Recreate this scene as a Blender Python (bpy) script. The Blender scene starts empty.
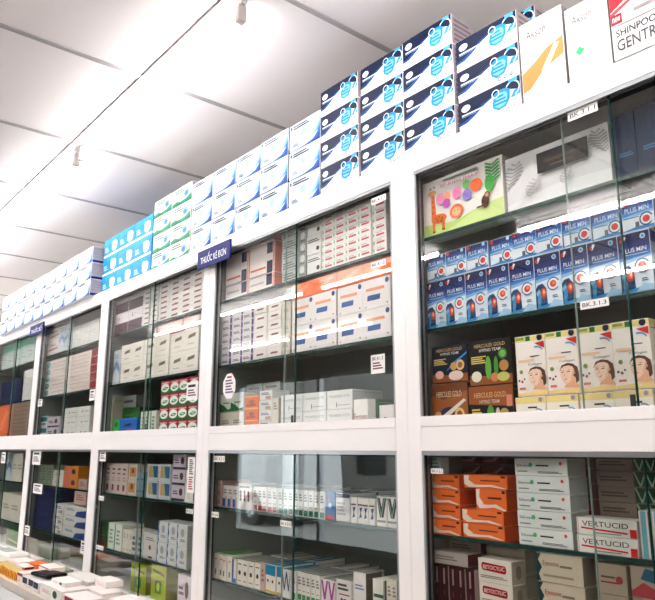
import bpy, bmesh, math, random
from mathutils import Vector, Matrix
random.seed(7)
S = bpy.context.scene
COL = S.collection

# ------------------------------------------------------------------ camera, world, exposure
cam_data = bpy.data.cameras.new('camera')
cam = bpy.data.objects.new('camera', cam_data)
COL.objects.link(cam)
S.camera = cam
cam.location = (1.167, -1.226, 1.506)
YAW, PITCH = -0.877, 0.216
fwd = Vector((math.sin(YAW) * math.cos(PITCH), math.cos(YAW) * math.cos(PITCH), math.sin(PITCH)))
cam.rotation_euler = fwd.to_track_quat('-Z', 'Y').to_euler()
cam_data.sensor_fit = 'HORIZONTAL'
cam_data.sensor_width = 36.0
cam_data.lens = 36.0 * 676.5 / 655.0
cam_data.clip_start = 0.02

world = bpy.data.worlds.new('daylight')
S.world = world
world.use_nodes = True
bg = world.node_tree.nodes['Background']
bg.inputs['Color'].default_value = (0.86, 0.93, 1.0, 1)
bg.inputs['Strength'].default_value = 4.5

S.view_settings.view_transform = 'Standard'
S.view_settings.look = 'None'
S.view_settings.gamma = 1.0
S.view_settings.use_curve_mapping = False
S.view_settings.exposure = 1.5

# ------------------------------------------------------------------ materials
def lin(h):
    h = h.lstrip('#')
    c = [int(h[i:i + 2], 16) / 255 for i in (0, 2, 4)]
    return tuple(v / 12.92 if v <= .04045 else ((v + .055) / 1.055) ** 2.4 for v in c)

MATS = {}
def card(h, rough=.5, spec=.18, metal=0.0):
    """printed card / painted stuff of one colour with a faint fibre variation"""
    key = (h, rough, metal)
    if key in MATS: return MATS[key]
    m = bpy.data.materials.new('print_' + h.lstrip('#')); m.use_nodes = True
    nt = m.node_tree; b = nt.nodes['Principled BSDF']
    b.inputs['Roughness'].default_value = rough
    b.inputs['Metallic'].default_value = metal
    b.inputs['Specular IOR Level'].default_value = spec
    n = nt.nodes.new('ShaderNodeTexNoise'); n.inputs['Scale'].default_value = 60
    tc = nt.nodes.new('ShaderNodeTexCoord'); nt.links.new(tc.outputs['Object'], n.inputs['Vector'])
    mx = nt.nodes.new('ShaderNodeMix'); mx.data_type = 'RGBA'
    r, g, bl = [v ** 1.3 for v in lin(h)]
    mx.inputs['A'].default_value = (r * .95, g * .95, bl * .95, 1)
    mx.inputs['B'].default_value = (min(r * 1.03, 1), min(g * 1.03, 1), min(bl * 1.03, 1), 1)
    nt.links.new(n.outputs['Fac'], mx.inputs['Factor'])
    nt.links.new(mx.outputs['Result'], b.inputs['Base Color'])
    MATS[key] = m
    return m

def glass(name, tint, refl=1.0):
    """thin clear sheet: see-through, mirror reflection by Fresnel"""
    m = bpy.data.materials.new(name); m.use_nodes = True
    nt = m.node_tree; nt.nodes.clear()
    out = nt.nodes.new('ShaderNodeOutputMaterial')
    mix = nt.nodes.new('ShaderNodeMixShader')
    tr = nt.nodes.new('ShaderNodeBsdfTransparent'); tr.inputs['Color'].default_value = (*tint, 1)
    gl = nt.nodes.new('ShaderNodeBsdfGlossy'); gl.inputs['Roughness'].default_value = 0.012
    gl.inputs['Color'].default_value = (refl, refl, refl, 1)
    ge = nt.nodes.new('ShaderNodeNewGeometry'); dt = nt.nodes.new('ShaderNodeVectorMath'); dt.operation = 'DOT_PRODUCT'
    nt.links.new(ge.outputs['Normal'], dt.inputs[0]); nt.links.new(ge.outputs['Incoming'], dt.inputs[1])
    def mth(op, a, b=None):
        n = nt.nodes.new('ShaderNodeMath'); n.operation = op
        for i, q in enumerate((a, b)):
            if q is None: continue
            if isinstance(q, (int, float)): n.inputs[i].default_value = q
            else: nt.links.new(q, n.inputs[i])
        return n.outputs[0]
    c = mth('ABSOLUTE', dt.outputs['Value']); k5 = mth('POWER', mth('SUBTRACT', 1.0, c), 5.0)
    nt.links.new(mth('ADD', mth('MULTIPLY', k5, .96), .04), mix.inputs['Fac'])
    nt.links.new(tr.outputs[0], mix.inputs[1]); nt.links.new(gl.outputs[0], mix.inputs[2])
    nt.links.new(mix.outputs[0], out.inputs['Surface'])
    return m

PANE = glass('door_glass', (.985, .995, .99))
SHELF_GLASS = glass('shelf_glass', (.80, .90, .87))
def plain(name, h, rough=.5, metal=0.0, scale=8.0, var=.04, bump=0.0):
    m = bpy.data.materials.new(name); m.use_nodes = True
    nt = m.node_tree; b = nt.nodes['Principled BSDF']
    b.inputs['Roughness'].default_value = rough; b.inputs['Metallic'].default_value = metal
    n = nt.nodes.new('ShaderNodeTexNoise'); n.inputs['Scale'].default_value = scale; n.inputs['Detail'].default_value = 6
    tc = nt.nodes.new('ShaderNodeTexCoord'); nt.links.new(tc.outputs['Object'], n.inputs['Vector'])
    cr = nt.nodes.new('ShaderNodeValToRGB'); r, g, bl = lin(h)
    cr.color_ramp.elements[0].color = (r * (1 - var), g * (1 - var), bl * (1 - var), 1)
    cr.color_ramp.elements[1].color = (min(1, r * (1 + var)), min(1, g * (1 + var)), min(1, bl * (1 + var)), 1)
    nt.links.new(n.outputs['Fac'], cr.inputs['Fac']); nt.links.new(cr.outputs['Color'], b.inputs['Base Color'])
    if bump:
        bp = nt.nodes.new('ShaderNodeBump'); bp.inputs['Strength'].default_value = bump; bp.inputs['Distance'].default_value = .002
        nt.links.new(n.outputs['Fac'], bp.inputs['Height']); nt.links.new(bp.outputs['Normal'], b.inputs['Normal'])
    return m

WHITE = plain('white_powder_coat', '#F4EFED', .38, var=.015)
ALU = plain('brushed_aluminium', '#A9ABAE', .32, metal=.85, scale=40)
BLACK = plain('black_rubber', '#17191B', .6)
GLASS_EDGE = plain('green_glass_edge', '#0F3A34', .15)
BACK = plain('grey_green_back_board', '#4C5651', .3, var=.05)
INNER = plain('grey_inner_board', '#8B908C', .45, var=.03)
GLASS_PALE = plain('pale_glass_edge', '#8FA39C', .2)
CEIL = plain('ceiling_board', '#EDE5E5', .6, scale=2, var=.02)
JOINT = plain('ceiling_joint_strip', '#9F999A', .5)
WALL = plain('painted_wall', '#E6E6E1', .7, scale=3)
LAMP = plain('lamp_plastic', '#D8CFCB', .4)

def emitter(name, col, strength):
    m = bpy.data.materials.new(name); m.use_nodes = True
    nt = m.node_tree; nt.nodes.clear()
    o = nt.nodes.new('ShaderNodeOutputMaterial'); e = nt.nodes.new('ShaderNodeEmission')
    e.inputs['Color'].default_value = (*col, 1); e.inputs['Strength'].default_value = strength
    nt.links.new(e.outputs[0], o.inputs['Surface'])
    return m
TUBE = emitter('fluorescent_tube', (1.0, .985, .97), 17)

# ------------------------------------------------------------------ mesh helpers
class MB:
    """collects shapes with one material index each; build() links them as ONE mesh object"""
    def __init__(self): self.v = []; self.f = []; self.mi = []; self.mats = []
    def m(self, mat):
        if mat not in self.mats: self.mats.append(mat)
        return self.mats.index(mat)
    def poly(self, pts, mat):
        i = len(self.v); self.v += [tuple(p) for p in pts]; self.f.append(tuple(range(i, i + len(pts)))); self.mi.append(self.m(mat))
    def box(self, a, b, mat, ch=0.0):
        (x0, y0, z0), (x1, y1, z1) = a, b
        k = self.m(mat)
        if ch <= 0:
            i = len(self.v)
            self.v += [(x0, y0, z0), (x1, y0, z0), (x1, y1, z0), (x0, y1, z0), (x0, y0, z1), (x1, y0, z1), (x1, y1, z1), (x0, y1, z1)]
            for q in ((0, 3, 2, 1), (4, 5, 6, 7), (0, 1, 5, 4), (1, 2, 6, 5), (2, 3, 7, 6), (3, 0, 4, 7)):
                self.f.append(tuple(i + t for t in q)); self.mi.append(k)
            return self
        bm = bmesh.new(); bmesh.ops.create_cube(bm, size=1)
        for v in bm.verts:
            v.co = Vector(((x0 + x1) / 2 + v.co.x * (x1 - x0), (y0 + y1) / 2 + v.co.y * (y1 - y0), (z0 + z1) / 2 + v.co.z * (z1 - z0)))
        bmesh.ops.bevel(bm, geom=bm.edges[:], offset=ch, segments=1, affect='EDGES')
        self.add_bm(bm, mat); bm.free()
        return self
    def add_bm(self, bm, mat):
        k = self.m(mat); i = len(self.v); bm.verts.index_update()
        self.v += [tuple(v.co) for v in bm.verts]
        for f in bm.faces: self.f.append(tuple(i + v.index for v in f.verts)); self.mi.append(k)
    def cyl(self, p, q, r, mat, n=16):
        p, q = Vector(p), Vector(q); d = (q - p); L = d.length; rot = d.to_track_quat('Z', 'Y').to_matrix().to_4x4()
        bm = bmesh.new(); bmesh.ops.create_cone(bm, cap_ends=True, segments=n, radius1=r, radius2=r, depth=L)
        bmesh.ops.transform(bm, matrix=Matrix.Translation((p + q) / 2) @ rot, verts=bm.verts); self.add_bm(bm, mat); bm.free()
        return self
    def mesh(self, name):
        me = bpy.data.meshes.new(name); me.from_pydata(self.v, [], self.f)
        for m in self.mats: me.materials.append(m)
        me.polygons.foreach_set('material_index', self.mi); me.update()
        return me
    def build(self, name, parent=None, **props):
        o = bpy.data.objects.new(name, self.mesh(name)); COL.objects.link(o)
        if parent: o.parent = parent
        for k, v in props.items(): o[k] = v
        return o

def structure(name, mb, parent=None): return mb.build(name, parent, kind='structure')
def empty(name, loc, **props):
    o = bpy.data.objects.new(name, None); COL.objects.link(o); o.location = loc
    o.empty_display_size = .05
    for k, v in props.items(): o[k] = v
    return o

TXT = {}
def text_tris(s, bold=True):
    """flat triangles of a line of lettering, normalised to height 1 and left edge 0"""
    if s in TXT: return TXT[s]
    cu = bpy.data.curves.new('t', 'FONT'); cu.body = s; cu.resolution_u = 3
    if bold: cu.offset = .006
    o = bpy.data.objects.new('t', cu); COL.objects.link(o)
    dg = bpy.context.evaluated_depsgraph_get(); dg.update()
    me = bpy.data.meshes.new_from_object(o.evaluated_get(dg))
    vs = [v.co.copy() for v in me.vertices]; fs = [tuple(p.vertices) for p in me.polygons]
    x0 = min(v.x for v in vs); x1 = max(v.x for v in vs)
    y0 = min(v.y for v in vs); y1 = max(v.y for v in vs); h = .72
    out = ([((v.x - x0) / (x1 - x0), (v.y - y0) / (y1 - y0)) for v in vs], fs, (x1 - x0) / (y1 - y0))
    bpy.data.objects.remove(o); bpy.data.curves.remove(cu); bpy.data.meshes.remove(me)
    TXT[s] = out
    return out

def decals(mb, decs, P, w, h, n):
    """print on a face: P(u,v,lift) maps face coordinates (metres) to space; shapes given 0..1"""
    STEP = .00028
    for k, d in enumerate(decs):
        t = d[0]; lift = STEP * (1 + k * .5)
        if t == 'r':
            _, a, b, c, e, col = d; pts = [(a, b), (c, b), (c, e), (a, e)]
        elif t == 'p':
            _, pts, col = d
        elif t == 'e':
            _, cu, cv, ru, rv, col = d[:6]; pts = [(cu + ru * math.cos(i * math.tau / 20), cv + rv * math.sin(i * math.tau / 20)) for i in range(20)]
        elif t == 'c':
            _, cu, cv, r, col = d[:5]; s = min(w, h); pts = [(cu + r * s / w * math.cos(i * math.tau / 20), cv + r * s / h * math.sin(i * math.tau / 20)) for i in range(20)]
        elif t == 'o':      # ring
            _, cu, cv, r, th, col = d[:6]; s = min(w, h)
            a0, a1 = (d[6], d[7]) if len(d) > 6 else (0, math.tau)
            N = 18
            for i in range(N):
                q = [a0 + (a1 - a0) * i / N, a0 + (a1 - a0) * (i + 1) / N]
                mb.poly([P((cu + rr * s / w * math.cos(a)) * w, (cv + rr * s / h * math.sin(a)) * h, lift) for rr, a in ((r, q[0]), (r, q[1]), (r - th, q[1]), (r - th, q[0]))][::-1], card(col))
            continue
        elif t == 't':      # ('t', u0, v0, u1, v1, text, colour): lettering fitted into a rectangle
            _, a, b, c, e, s, col = d
            vs, fs, asp = text_tris(s); m = card(col)
            for f in fs:
                mb.poly([P((a + (c - a) * vs[i][0]) * w, (b + (e - b) * vs[i][1]) * h, lift) for i in f], m)
            continue
        elif t == 'l':      # small-print lines: ('l', u0, v0, u1, v1, n, colour)
            _, a, b, c, e, cnt, col = d
            for i in range(cnt):
                vv = b + (e - b) * (i + .5) / cnt; th = (e - b) / cnt * .28
                end = c - (c - a) * ((i * 37) % 5) / 14
                mb.poly([P(uu * w, v2 * h, lift) for uu, v2 in ((a, vv - th), (end, vv - th), (end, vv + th), (a, vv + th))], card(col))
            continue
        mb.poly([P(u * w, v * h, lift) for u, v in pts], card(col))

# ------------------------------------------------------------------ the printed cartons
NAVY, SKY, PALE = '#03264F', '#2FA3E2', '#A9DBF6'
def wave(v0, v1, amp, n=14, top=1.0, ph=0.0, u0=0, u1=1):
    lo = [(u0 + (u1 - u0) * i / n, v0 + (v1 - v0) * i / n + amp * math.sin(ph + i / n * math.pi)) for i in range(n + 1)]
    return lo + [(u1, top), (u0, top)]
def swoosh(pts_lo, pts_hi): return pts_lo + pts_hi[::-1]
def arc(cu, cv, ru, rv, a0, a1, n=10): return [(cu + ru * math.cos(a0 + (a1 - a0) * i / n), cv + rv * math.sin(a0 + (a1 - a0) * i / n)) for i in range(n + 1)]
def zig(u0, u1, v0, v1, n, th, col):
    out = []
    st = (u1 - u0) / n
    for i in range(n):
        a, b = (v1, v0) if i % 2 == 0 else (v0, v1)
        x = u0 + i * st
        out.append(('p', [(x, a), (x + th, a), (x + st + th, b), (x + st, b)], col))
    return out
MASK = [('p', [(.56, .42), (.60, .74), (.68, .80), (.78, .78), (.84, .70), (.83, .42), (.77, .24), (.66, .20), (.58, .30)], SKY),
        ('p', [(.60, .40), (.63, .64), (.69, .70), (.77, .68), (.80, .60), (.79, .40), (.75, .30), (.67, .27), (.61, .33)], '#8CD0F5'),
        ('l', .60, .34, .80, .66, 3, '#2B93DC'),
        ('o', .62, .73, .13, .03, '#EAF4FB'), ('o', .88, .66, .24, .035, '#EAF4FB', -1.2, 2.6)]
def redgreen(u, v): return []
K = {}
def kind(name, look, base, front=(), side=(), top=None, sidecol=None, obj='medicine_box', cat='medicine box', bottom=None):
    K[name] = dict(look=look, base=base, front=list(front), side=list(side), top=top, sidecol=sidecol, obj=obj, cat=cat, bottom=bottom)

kind('mask_navy', 'navy and white face mask box', '#F1F1F4', [
    ('p', [(0, .28), (.12, .30), (.26, .42), (.40, .60), (.60, .72), (.82, .70), (1, .56), (1, 1), (0, 1)], NAVY),
    ('p', [(0, .22), (.14, .25), (.28, .38), (.44, .58), (.60, .70), (.58, .74), (.40, .62), (.24, .44), (.10, .32), (0, .30)], '#155FA8'),
    ('e', .13, .72, .075, .11, '#FFFFFF'), ('r', .06, .50, .46, .545, '#DCE8F5'), ('r', .06, .46, .30, .475, '#9FB9DA'),
    ('p', [(.84, .40), (1, .44), (1, .62), (.90, .60)], '#3FA9E8'), *MASK, ('r', .83, .86, .96, .96, '#58B6EC'),
    ('o', .70, .12, .06, .02, '#5C7FA6'), ('o', .79, .12, .06, .02, '#5C7FA6'), ('o', .88, .12, .06, .02, '#5C7FA6'), ('l', .06, .08, .30, .2, 2, '#C3CEDB')],
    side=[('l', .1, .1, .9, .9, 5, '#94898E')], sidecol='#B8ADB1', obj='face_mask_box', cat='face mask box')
kind('mask_blue', 'white face mask box with blue wave', '#EEF1F6', [
    ('p', [(0, .03), (.25, .06), (.5, .14), (.72, .32), (.88, .58), (1, .86), (1, 0), (0, 0)], '#A3CBEC'), ('p', [(.15, .0), (.5, .06), (.76, .22), (.9, .44), (1, .70), (1, 0)], '#5F9FDA'),
    ('p', [(.4, .0), (.72, .1), (.9, .30), (1, .54), (1, 0)], '#2A6FBE'), ('p', [(.0, .03), (.5, .06), (.78, .14), (.94, .34), (.80, .26), (.5, .16), (.2, .12)], '#D5E6F5'), ('p', [(.72, .0), (.9, .14), (1, .34), (1, 0)], '#134A9A'), ('p', [(0, 0), (1, 0), (1, .05), (0, .035)], '#1A4C96'),
    ('c', .46, .54, .19, '#CFE4F5'), ('c', .46, .55, .13, '#A6CDEC'), ('r', .05, .80, .10, .93, '#1E7A5C'), ('r', .985, 0, 1, 1, '#9AAEC6'), ('r', 0, .985, 1, 1, '#B4C0CE'),
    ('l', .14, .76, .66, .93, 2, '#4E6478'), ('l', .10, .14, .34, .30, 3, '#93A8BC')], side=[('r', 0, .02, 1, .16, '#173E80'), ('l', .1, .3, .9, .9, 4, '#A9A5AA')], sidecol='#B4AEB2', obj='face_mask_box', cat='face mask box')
K['mask_blue_far'] = dict(K['mask_blue'], look='white face mask box with blue band')
kind('mask_green', 'white face mask box with green edge', '#EEF2F0', [
    ('p', [(0, .22), (.2, .30), (.4, .20), (.7, .24), (1, .42), (1, .04), (0, 0)], '#2E9E78'), ('p', [(0, .06), (.3, .18), (.6, .06), (1, .2), (1, 0), (0, 0)], '#11805E'), ('r', .985, 0, 1, 1, '#9AB0A8'), ('r', 0, .98, 1, 1, '#A8BAB2'),
    ('e', .72, .54, .14, .22, '#9CC0E0'), ('e', .72, .5, .08, .13, '#5D8FC6'), ('l', .12, .66, .62, .9, 2, '#3F7A66'), ('l', .14, .40, .42, .56, 3, '#9FB4AE')],
    side=[('l', .1, .1, .9, .9, 5, '#A8A4A6')], sidecol='#B9B4B4', obj='face_mask_box', cat='face mask box')
kind('mask_cyan', 'bright blue face mask box', '#0F97D8', [
    ('r', 0, 0, 1, .12, '#F6FBFF'), ('r', .06, .84, .5, .92, '#8FD0F5'), ('p', [(.0, .60), (1, .9), (1, 1), (0, 1)], '#22A6E4'),
    ('p', [(.55, .30), (.56, .66), (.66, .76), (.80, .74), (.88, .62), (.86, .34), (.76, .2), (.64, .2)], '#F4FAFF'), ('l', .08, .26, .34, .56, 3, '#BFE4FA'), ('o', .6, .62, .15, .03, '#DDF1FD')],
    sidecol='#1C8BD0', obj='face_mask_box', cat='face mask box')
kind('akson_orange', 'tall white carton marked Akson with orange smear', '#F2F0F0', [
    ('p', [(.02, .36), (.3, .44), (.62, .56), (.98, .62), (.98, .40), (.78, .36), (.5, .30), (.2, .14), (.02, .12)], '#E0A265'), ('p', [(.46, .30), (.80, .58), (.90, .56), (.66, .34)], '#F3E2D0'),
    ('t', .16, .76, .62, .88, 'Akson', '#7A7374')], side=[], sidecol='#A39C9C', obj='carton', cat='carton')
kind('akson_green', 'tall white carton marked Akson with green dot', '#F2F0F0', [
    ('t', .16, .74, .64, .86, 'Akson', '#7F787A'), ('p', [(.2, .36), (.3, .42), (.42, .36), (.3, .30)], '#58CC8A')], sidecol='#A39C9C', obj='carton', cat='carton')
kind('gentri', 'white carton with red band and Shinpoong lettering', '#F2F0F0', [
    ('p', [(0, .58), (.3, .72), (1, .86), (1, 1), (0, 1)], '#D8323F'), ('p', [(0, .52), (.35, .66), (1, .78), (1, .82), (.3, .68), (0, .57)], '#DE5A62'), ('r', .01, .42, .15, .54, '#C8142A'), ('t', .03, .45, .13, .51, 'new', '#FFFFFF'),
    ('l', .30, .46, .9, .54, 1, '#A79FA2'), ('l', .08, .38, .6, .41, 1, '#A79FA2'), ('t', .06, .26, .72, .345, 'SHINPOONG', '#242024'), ('t', .06, .09, .96, .225, 'GENTRISONE', '#6A676C')], sidecol='#A39C9C', obj='carton', cat='carton')

def giraffe():
    o = '#F08B3C'
    return [('p', [(0, 0), (1, 0), (1, .17), (.7, .24), (.4, .15), (0, .22)], '#CBDf8E'.upper()), ('p', [(.3, 0), (1, 0), (1, .3), (.75, .27), (.5, .12)], '#DCE9A6'),
        ('p', [(.115, .30), (.12, .72), (.165, .72), (.18, .32)], o), ('e', .135, .76, .055, .05, '#F6B777'), ('c', .115, .85, .018, '#5B3A22'), ('c', .165, .86, .018, '#5B3A22'),
        ('e', .215, .27, .10, .085, o), ('r', .13, .04, .165, .26, o), ('r', .255, .05, .29, .26, o), ('r', .13, .04, .165, .07, '#7A4526'), ('r', .255, .05, .29, .08, '#7A4526')] + \
        [('c', u, v, .018, '#B75A22') for u, v in ((.14, .4), (.15, .5), (.14, .6), (.18, .29), (.22, .3), (.26, .27), (.2, .24), (.25, .22))]
kind('kids_jelly', 'white kids jelly box printed with a giraffe', '#F4EEE9', giraffe() + [
    ('e', .25, .60, .055, .10, '#F2A0C6'), ('e', .46, .61, .055, .10, '#F48FBE'), ('e', .34, .62, .04, .07, '#F7A98A'), ('e', .33, .49, .045, .08, '#C869C4'), ('e', .585, .52, .055, .10, '#9D8CD0'), ('e', .58, .70, .045, .075, '#9ED78D'), ('e', .70, .63, .07, .11, '#F1813F'),
    ('e', .45, .30, .085, .12, '#F28A54'), ('e', .45, .29, .055, .08, '#F9CFA3'), ('c', .43, .31, .01, '#53301D'), ('c', .47, .31, .01, '#53301D'),
    ('e', .80, .30, .045, .11, '#6B3B22'), ('c', .825, .40, .055, '#7A4527'), ('c', .825, .395, .035, '#E9B98C'), ('r', .70, .22, .78, .25, '#6B3B22'),
    ('t', .26, .77, .74, .85, 'SP-KIDS JELLY', '#E389B5'), ('l', .30, .88, .72, .94, 1, '#7F9A8C'),
    ('e', .86, .58, .055, .14, '#58B957')] + [('p', [(.90, .60 + i * .055), (.97, .66 + i * .055), (.99, .64 + i * .055), (.90, .57 + i * .055)], '#4FA95B') for i in range(6)] + [('p', [(.90, .60 + i * .055), (.83, .66 + i * .055), (.82, .63 + i * .055), (.90, .57 + i * .055)], '#4FA95B') for i in range(6)],
    sidecol='#E8E2DA', obj='jelly_box', cat='supplement box')
def fern(cu, cv, s, col, n=6, tilt=.3):
    o = []
    for i in range(n):
        y = cv - s + i * 2 * s / n; x = cu + tilt * (y - cv)
        L = s * .5 * math.sin((i + 1) / (n + 1) * math.pi) + .01
        o += [('p', [(x, y), (x - L, y + .05), (x - L * .8, y + .08), (x, y + .02)], col), ('p', [(x, y), (x + L, y + .05), (x + L * .8, y + .08), (x, y + .02)], col)]
    return o
kind('silver_gift', 'silver gift box with black label and leaf pattern', '#E2DFDF', [
    ('p', [(0, 0), (1, 0), (1, .22), (.5, .26), (0, .12)], '#EDEAEA')] + fern(.07, .62, .24, '#B2AEAF', 8) + fern(.93, .70, .2, '#A5A1A2', 8, -.2) + fern(.30, .30, .14, '#C6C2C2', 6) + fern(.62, .30, .1, '#C6C2C2', 5) +
    [('r', .35, .50, .83, .86, '#26262A'), ('t', .42, .66, .77, .72, 'COLLAGEN COMPLEX', '#9A7D58'), ('l', .48, .57, .70, .61, 1, '#8A7358')], sidecol='#B5B2B2', obj='gift_box', cat='gift box')
kind('navy_gift', 'dark blue box with faint light print', '#1B3350', [('e', .7, .7, .2, .2, '#24476A'), ('e', .7, .7, .13, .14, '#1B3350'), ('l', .25, .30, .85, .38, 2, '#5C86A8')], sidecol='#152A44', obj='gift_box', cat='gift box')

PM_TOP = [('r', 0, .0, 1, 1, '#D6E6F3'), ('p', [(0, .55), (1, .66), (1, 1), (0, 1)], '#1C6CB8'), ('p', [(0, .70), (1, .78), (1, 1), (0, 1)], '#16346F')]
kind('plus_min', 'blue Plus Min supplement box', '#E9F0F7', [
    ('p', [(0, .48), (1, .56), (1, 1), (0, 1)], '#9CC6E8'), ('p', [(0, .54), (1, .60), (1, 1), (0, 1)], '#4B8FCE'), ('p', [(0, .60), (1, .66), (1, 1), (0, 1)], '#1F5CA8'), ('p', [(0, .68), (1, .74), (1, 1), (0, 1)], '#153A84'), ('p', [(0, .80), (1, .86), (1, 1), (0, 1)], '#0E2260'),
    ('p', [(0, 0), (.44, 0), (.42, .36), (.28, .46), (.1, .44), (0, .38)], '#17557F'), ('p', [(.06, .02), (.16, .02), (.22, .24), (.16, .38), (.08, .30)], '#4FA3CC'), ('p', [(.02, .3), (.14, .36), (.2, .3), (.06, .24)], '#8CCBE6'), ('p', [(0, 0), (1, 0), (1, .04), (.6, .08), (0, .04)], '#4E9CD0'), ('p', [(.44, 0), (1, 0), (1, .1), (.7, .14)], '#B6D6EC'),
    ('e', .31, .28, .11, .10, '#D9482C'), ('e', .32, .29, .07, .06, '#F58A5C'), ('e', .33, .30, .035, .03, '#FFDDB8'),
    ('c', .70, .42, .22, '#F2F6FA'), ('o', .70, .42, .23, .035, '#1D4A80', .4, 5.6), ('c', .70, .42, .12, '#E8553A'), ('c', .72, .43, .06, '#F59A74'),
    ('t', .14, .66, .88, .735, 'PLUS MIN', '#F2F7FC'), ('r', .14, .62, .90, .632, '#C8DDF0'), ('p', [(.10, .86), (.2, .95), (.28, .93), (.18, .84)], '#F3EDEA'), ('c', .12, .88, .06, '#D93426'), ('c', .80, .90, .085, '#CFE4F5'), ('c', .80, .90, .05, '#6F9CC8'), ('l', .66, .16, .86, .22, 2, '#44648A')],
    side=[('r', 0, .8, 1, 1, '#1C3F8A')], sidecol='#7F9DB6', obj='supplement_box', cat='supplement box')
kind('plus_flat', 'flat blue and white Plus Min box', '#EDF0F3', [
    ('p', [(0, .40), (1, .50), (1, 1), (0, 1)], '#A6CBEA'), ('p', [(0, .48), (1, .58), (1, 1), (0, 1)], '#5C9CD4'), ('p', [(0, .60), (1, .70), (1, 1), (0, 1)], '#2462AC'), ('p', [(0, .76), (1, .86), (1, 1), (0, 1)], '#132E72'), ('p', [(0, 0), (1, 0), (1, .10), (.5, .12), (0, .04)], '#4F9AD0'),
    ('t', .12, .58, .86, .74, 'PLUS MIN', '#E4EFF8'), ('c', .76, .30, .20, '#F2F6FA'), ('o', .76, .30, .21, .04, '#1D4A80', .4, 5.6), ('c', .76, .30, .11, '#E8553A'), ('r', .42, .10, .54, .26, '#74787E'), ('c', .12, .88, .07, '#D93426'), ('c', .82, .90, .07, '#BFE0F5'), ('r', .10, .40, .56, .425, '#5A7894')],
    sidecol='#7F9DB6', obj='supplement_box', cat='supplement box')
HERB = lambda bgc, c2: [('r', 0, 0, 1, 1, bgc), ('p', [(0, 0), (1, 0), (1, .22), (.6, .18), (0, .24)], '#A96A3A'), ('t', .14, .84, .86, .92, 'HERCULES GOLD', '#D9B98C'), ('t', .26, .74, .76, .81, 'HYPNO TEAM', '#E9E4DC'),
    ('l', .06, .48, .44, .66, 4, '#E7D27A')]
kind('herb_blue', 'dark blue herbal supplement box with coin picture', '#182A40', HERB('#1A2C42', 0) + [('p', [(.46, .34), (.98, .72), (1, .78), (.60, .52), (.4, .30)], '#3D9FDC'), ('c', .80, .44, .14, '#E8C98F'), ('c', .80, .44, .08, '#B5793A'), ('c', .62, .42, .11, '#D9AE6A'), ('e', .22, .22, .12, .11, '#F0C8BA'), ('e', .68, .17, .2, .13, '#F2DED6')], obj='supplement_box', cat='supplement box', sidecol='#3A2A22')
kind('herb_green', 'black herbal supplement box with cucumber picture', '#1E1D1C', HERB('#1E1D1C', 0) + [('e', .46, .38, .07, .26, '#7DBE5A'), ('e', .64, .38, .05, .24, '#5FA64C'), ('c', .80, .66, .12, '#4A8A45'), ('c', .80, .66, .08, '#8CC86A'), ('c', .82, .40, .12, '#C89A5C'), ('e', .18, .20, .12, .12, '#E9E7D6'), ('c', .6, .16, .1, '#D98F6A'), ('e', .80, .16, .14, .1, '#CFCF7E')], obj='supplement_box', cat='supplement box', sidecol='#3A2A22')
kind('herb_flat_blue', 'brown and blue herbal box lying flat', '#B0713F', [('p', [(0, .72), (.35, .60), (1, .80), (1, 1), (0, 1)], '#8A5430'), ('t', .16, .66, .84, .80, 'HERCULES GOLD', '#E8CFAE'), ('e', .5, .22, .26, .2, '#34466B'), ('c', .78, .24, .15, '#E8C98F'), ('c', .78, .24, .08, '#A8662F'), ('p', [(.3, .2), (.9, .6), (.96, .56), (.4, .12)], '#F0E4DC'), ('e', .2, .2, .1, .12, '#D9B08C')], obj='supplement_box', cat='supplement box', sidecol='#3A2A22')
kind('herb_flat_green', 'brown and green herbal box lying flat', '#A8683A', [('p', [(0, 0), (1, 0), (1, .42), (0, .52)], '#26211D'), ('t', .14, .68, .84, .82, 'HERCULES GOLD', '#E4BE8A'), ('t', .26, .52, .7, .62, 'HYPNO TEAM', '#D8D0C4'), ('e', .5, .22, .08, .26, '#6CAF4E'), ('e', .66, .2, .05, .2, '#E0D8C8'), ('c', .8, .24, .14, '#C8B070'), ('l', .08, .15, .34, .4, 3, '#E7D27A'), ('r', .86, .42, .98, .72, '#E09A86')], obj='supplement_box', cat='supplement box', sidecol='#3A2A22')
FACE = [('p', [(.46, .35), (.52, .41), (.66, .435), (.80, .42), (.91, .37), (.95, .29), (.93, .20), (.86, .16), (.84, .24), (.5, .30)], '#7A5A48'),
    ('p', [(.66, .24), (.82, .26), (.86, .17), (.97, .14), (.97, .11), (.56, .12), (.62, .17)], '#EEBFA2'),
    ('p', [(.48, .36), (.47, .30), (.48, .25), (.53, .20), (.59, .165), (.66, .17), (.74, .21), (.80, .27), (.83, .34), (.79, .38), (.70, .40), (.57, .395)], '#F9DCC8'), ('p', [(.70, .20), (.80, .27), (.83, .34), (.80, .36), (.76, .28)], '#EFC4AA'),
    ('e', .83, .30, .02, .016, '#E3B092'), ('p', [(.50, .318), (.56, .325), (.57, .318), (.52, .31)], '#4A362E'), ('p', [(.64, .322), (.72, .325), (.72, .316), (.65, .313)], '#4A362E'), ('p', [(.49, .338), (.57, .345), (.57, .339)], '#7A5A48'), ('p', [(.64, .342), (.73, .345), (.73, .338)], '#7A5A48'), ('p', [(.585, .31), (.57, .268), (.60, .262)], '#E2AC8F'),
    ('p', [(.54, .235), (.60, .228), (.66, .24), (.61, .215)], '#C4504A'), ('p', [(.56, .233), (.64, .236), (.60, .226)], '#FBF3EE')]
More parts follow.
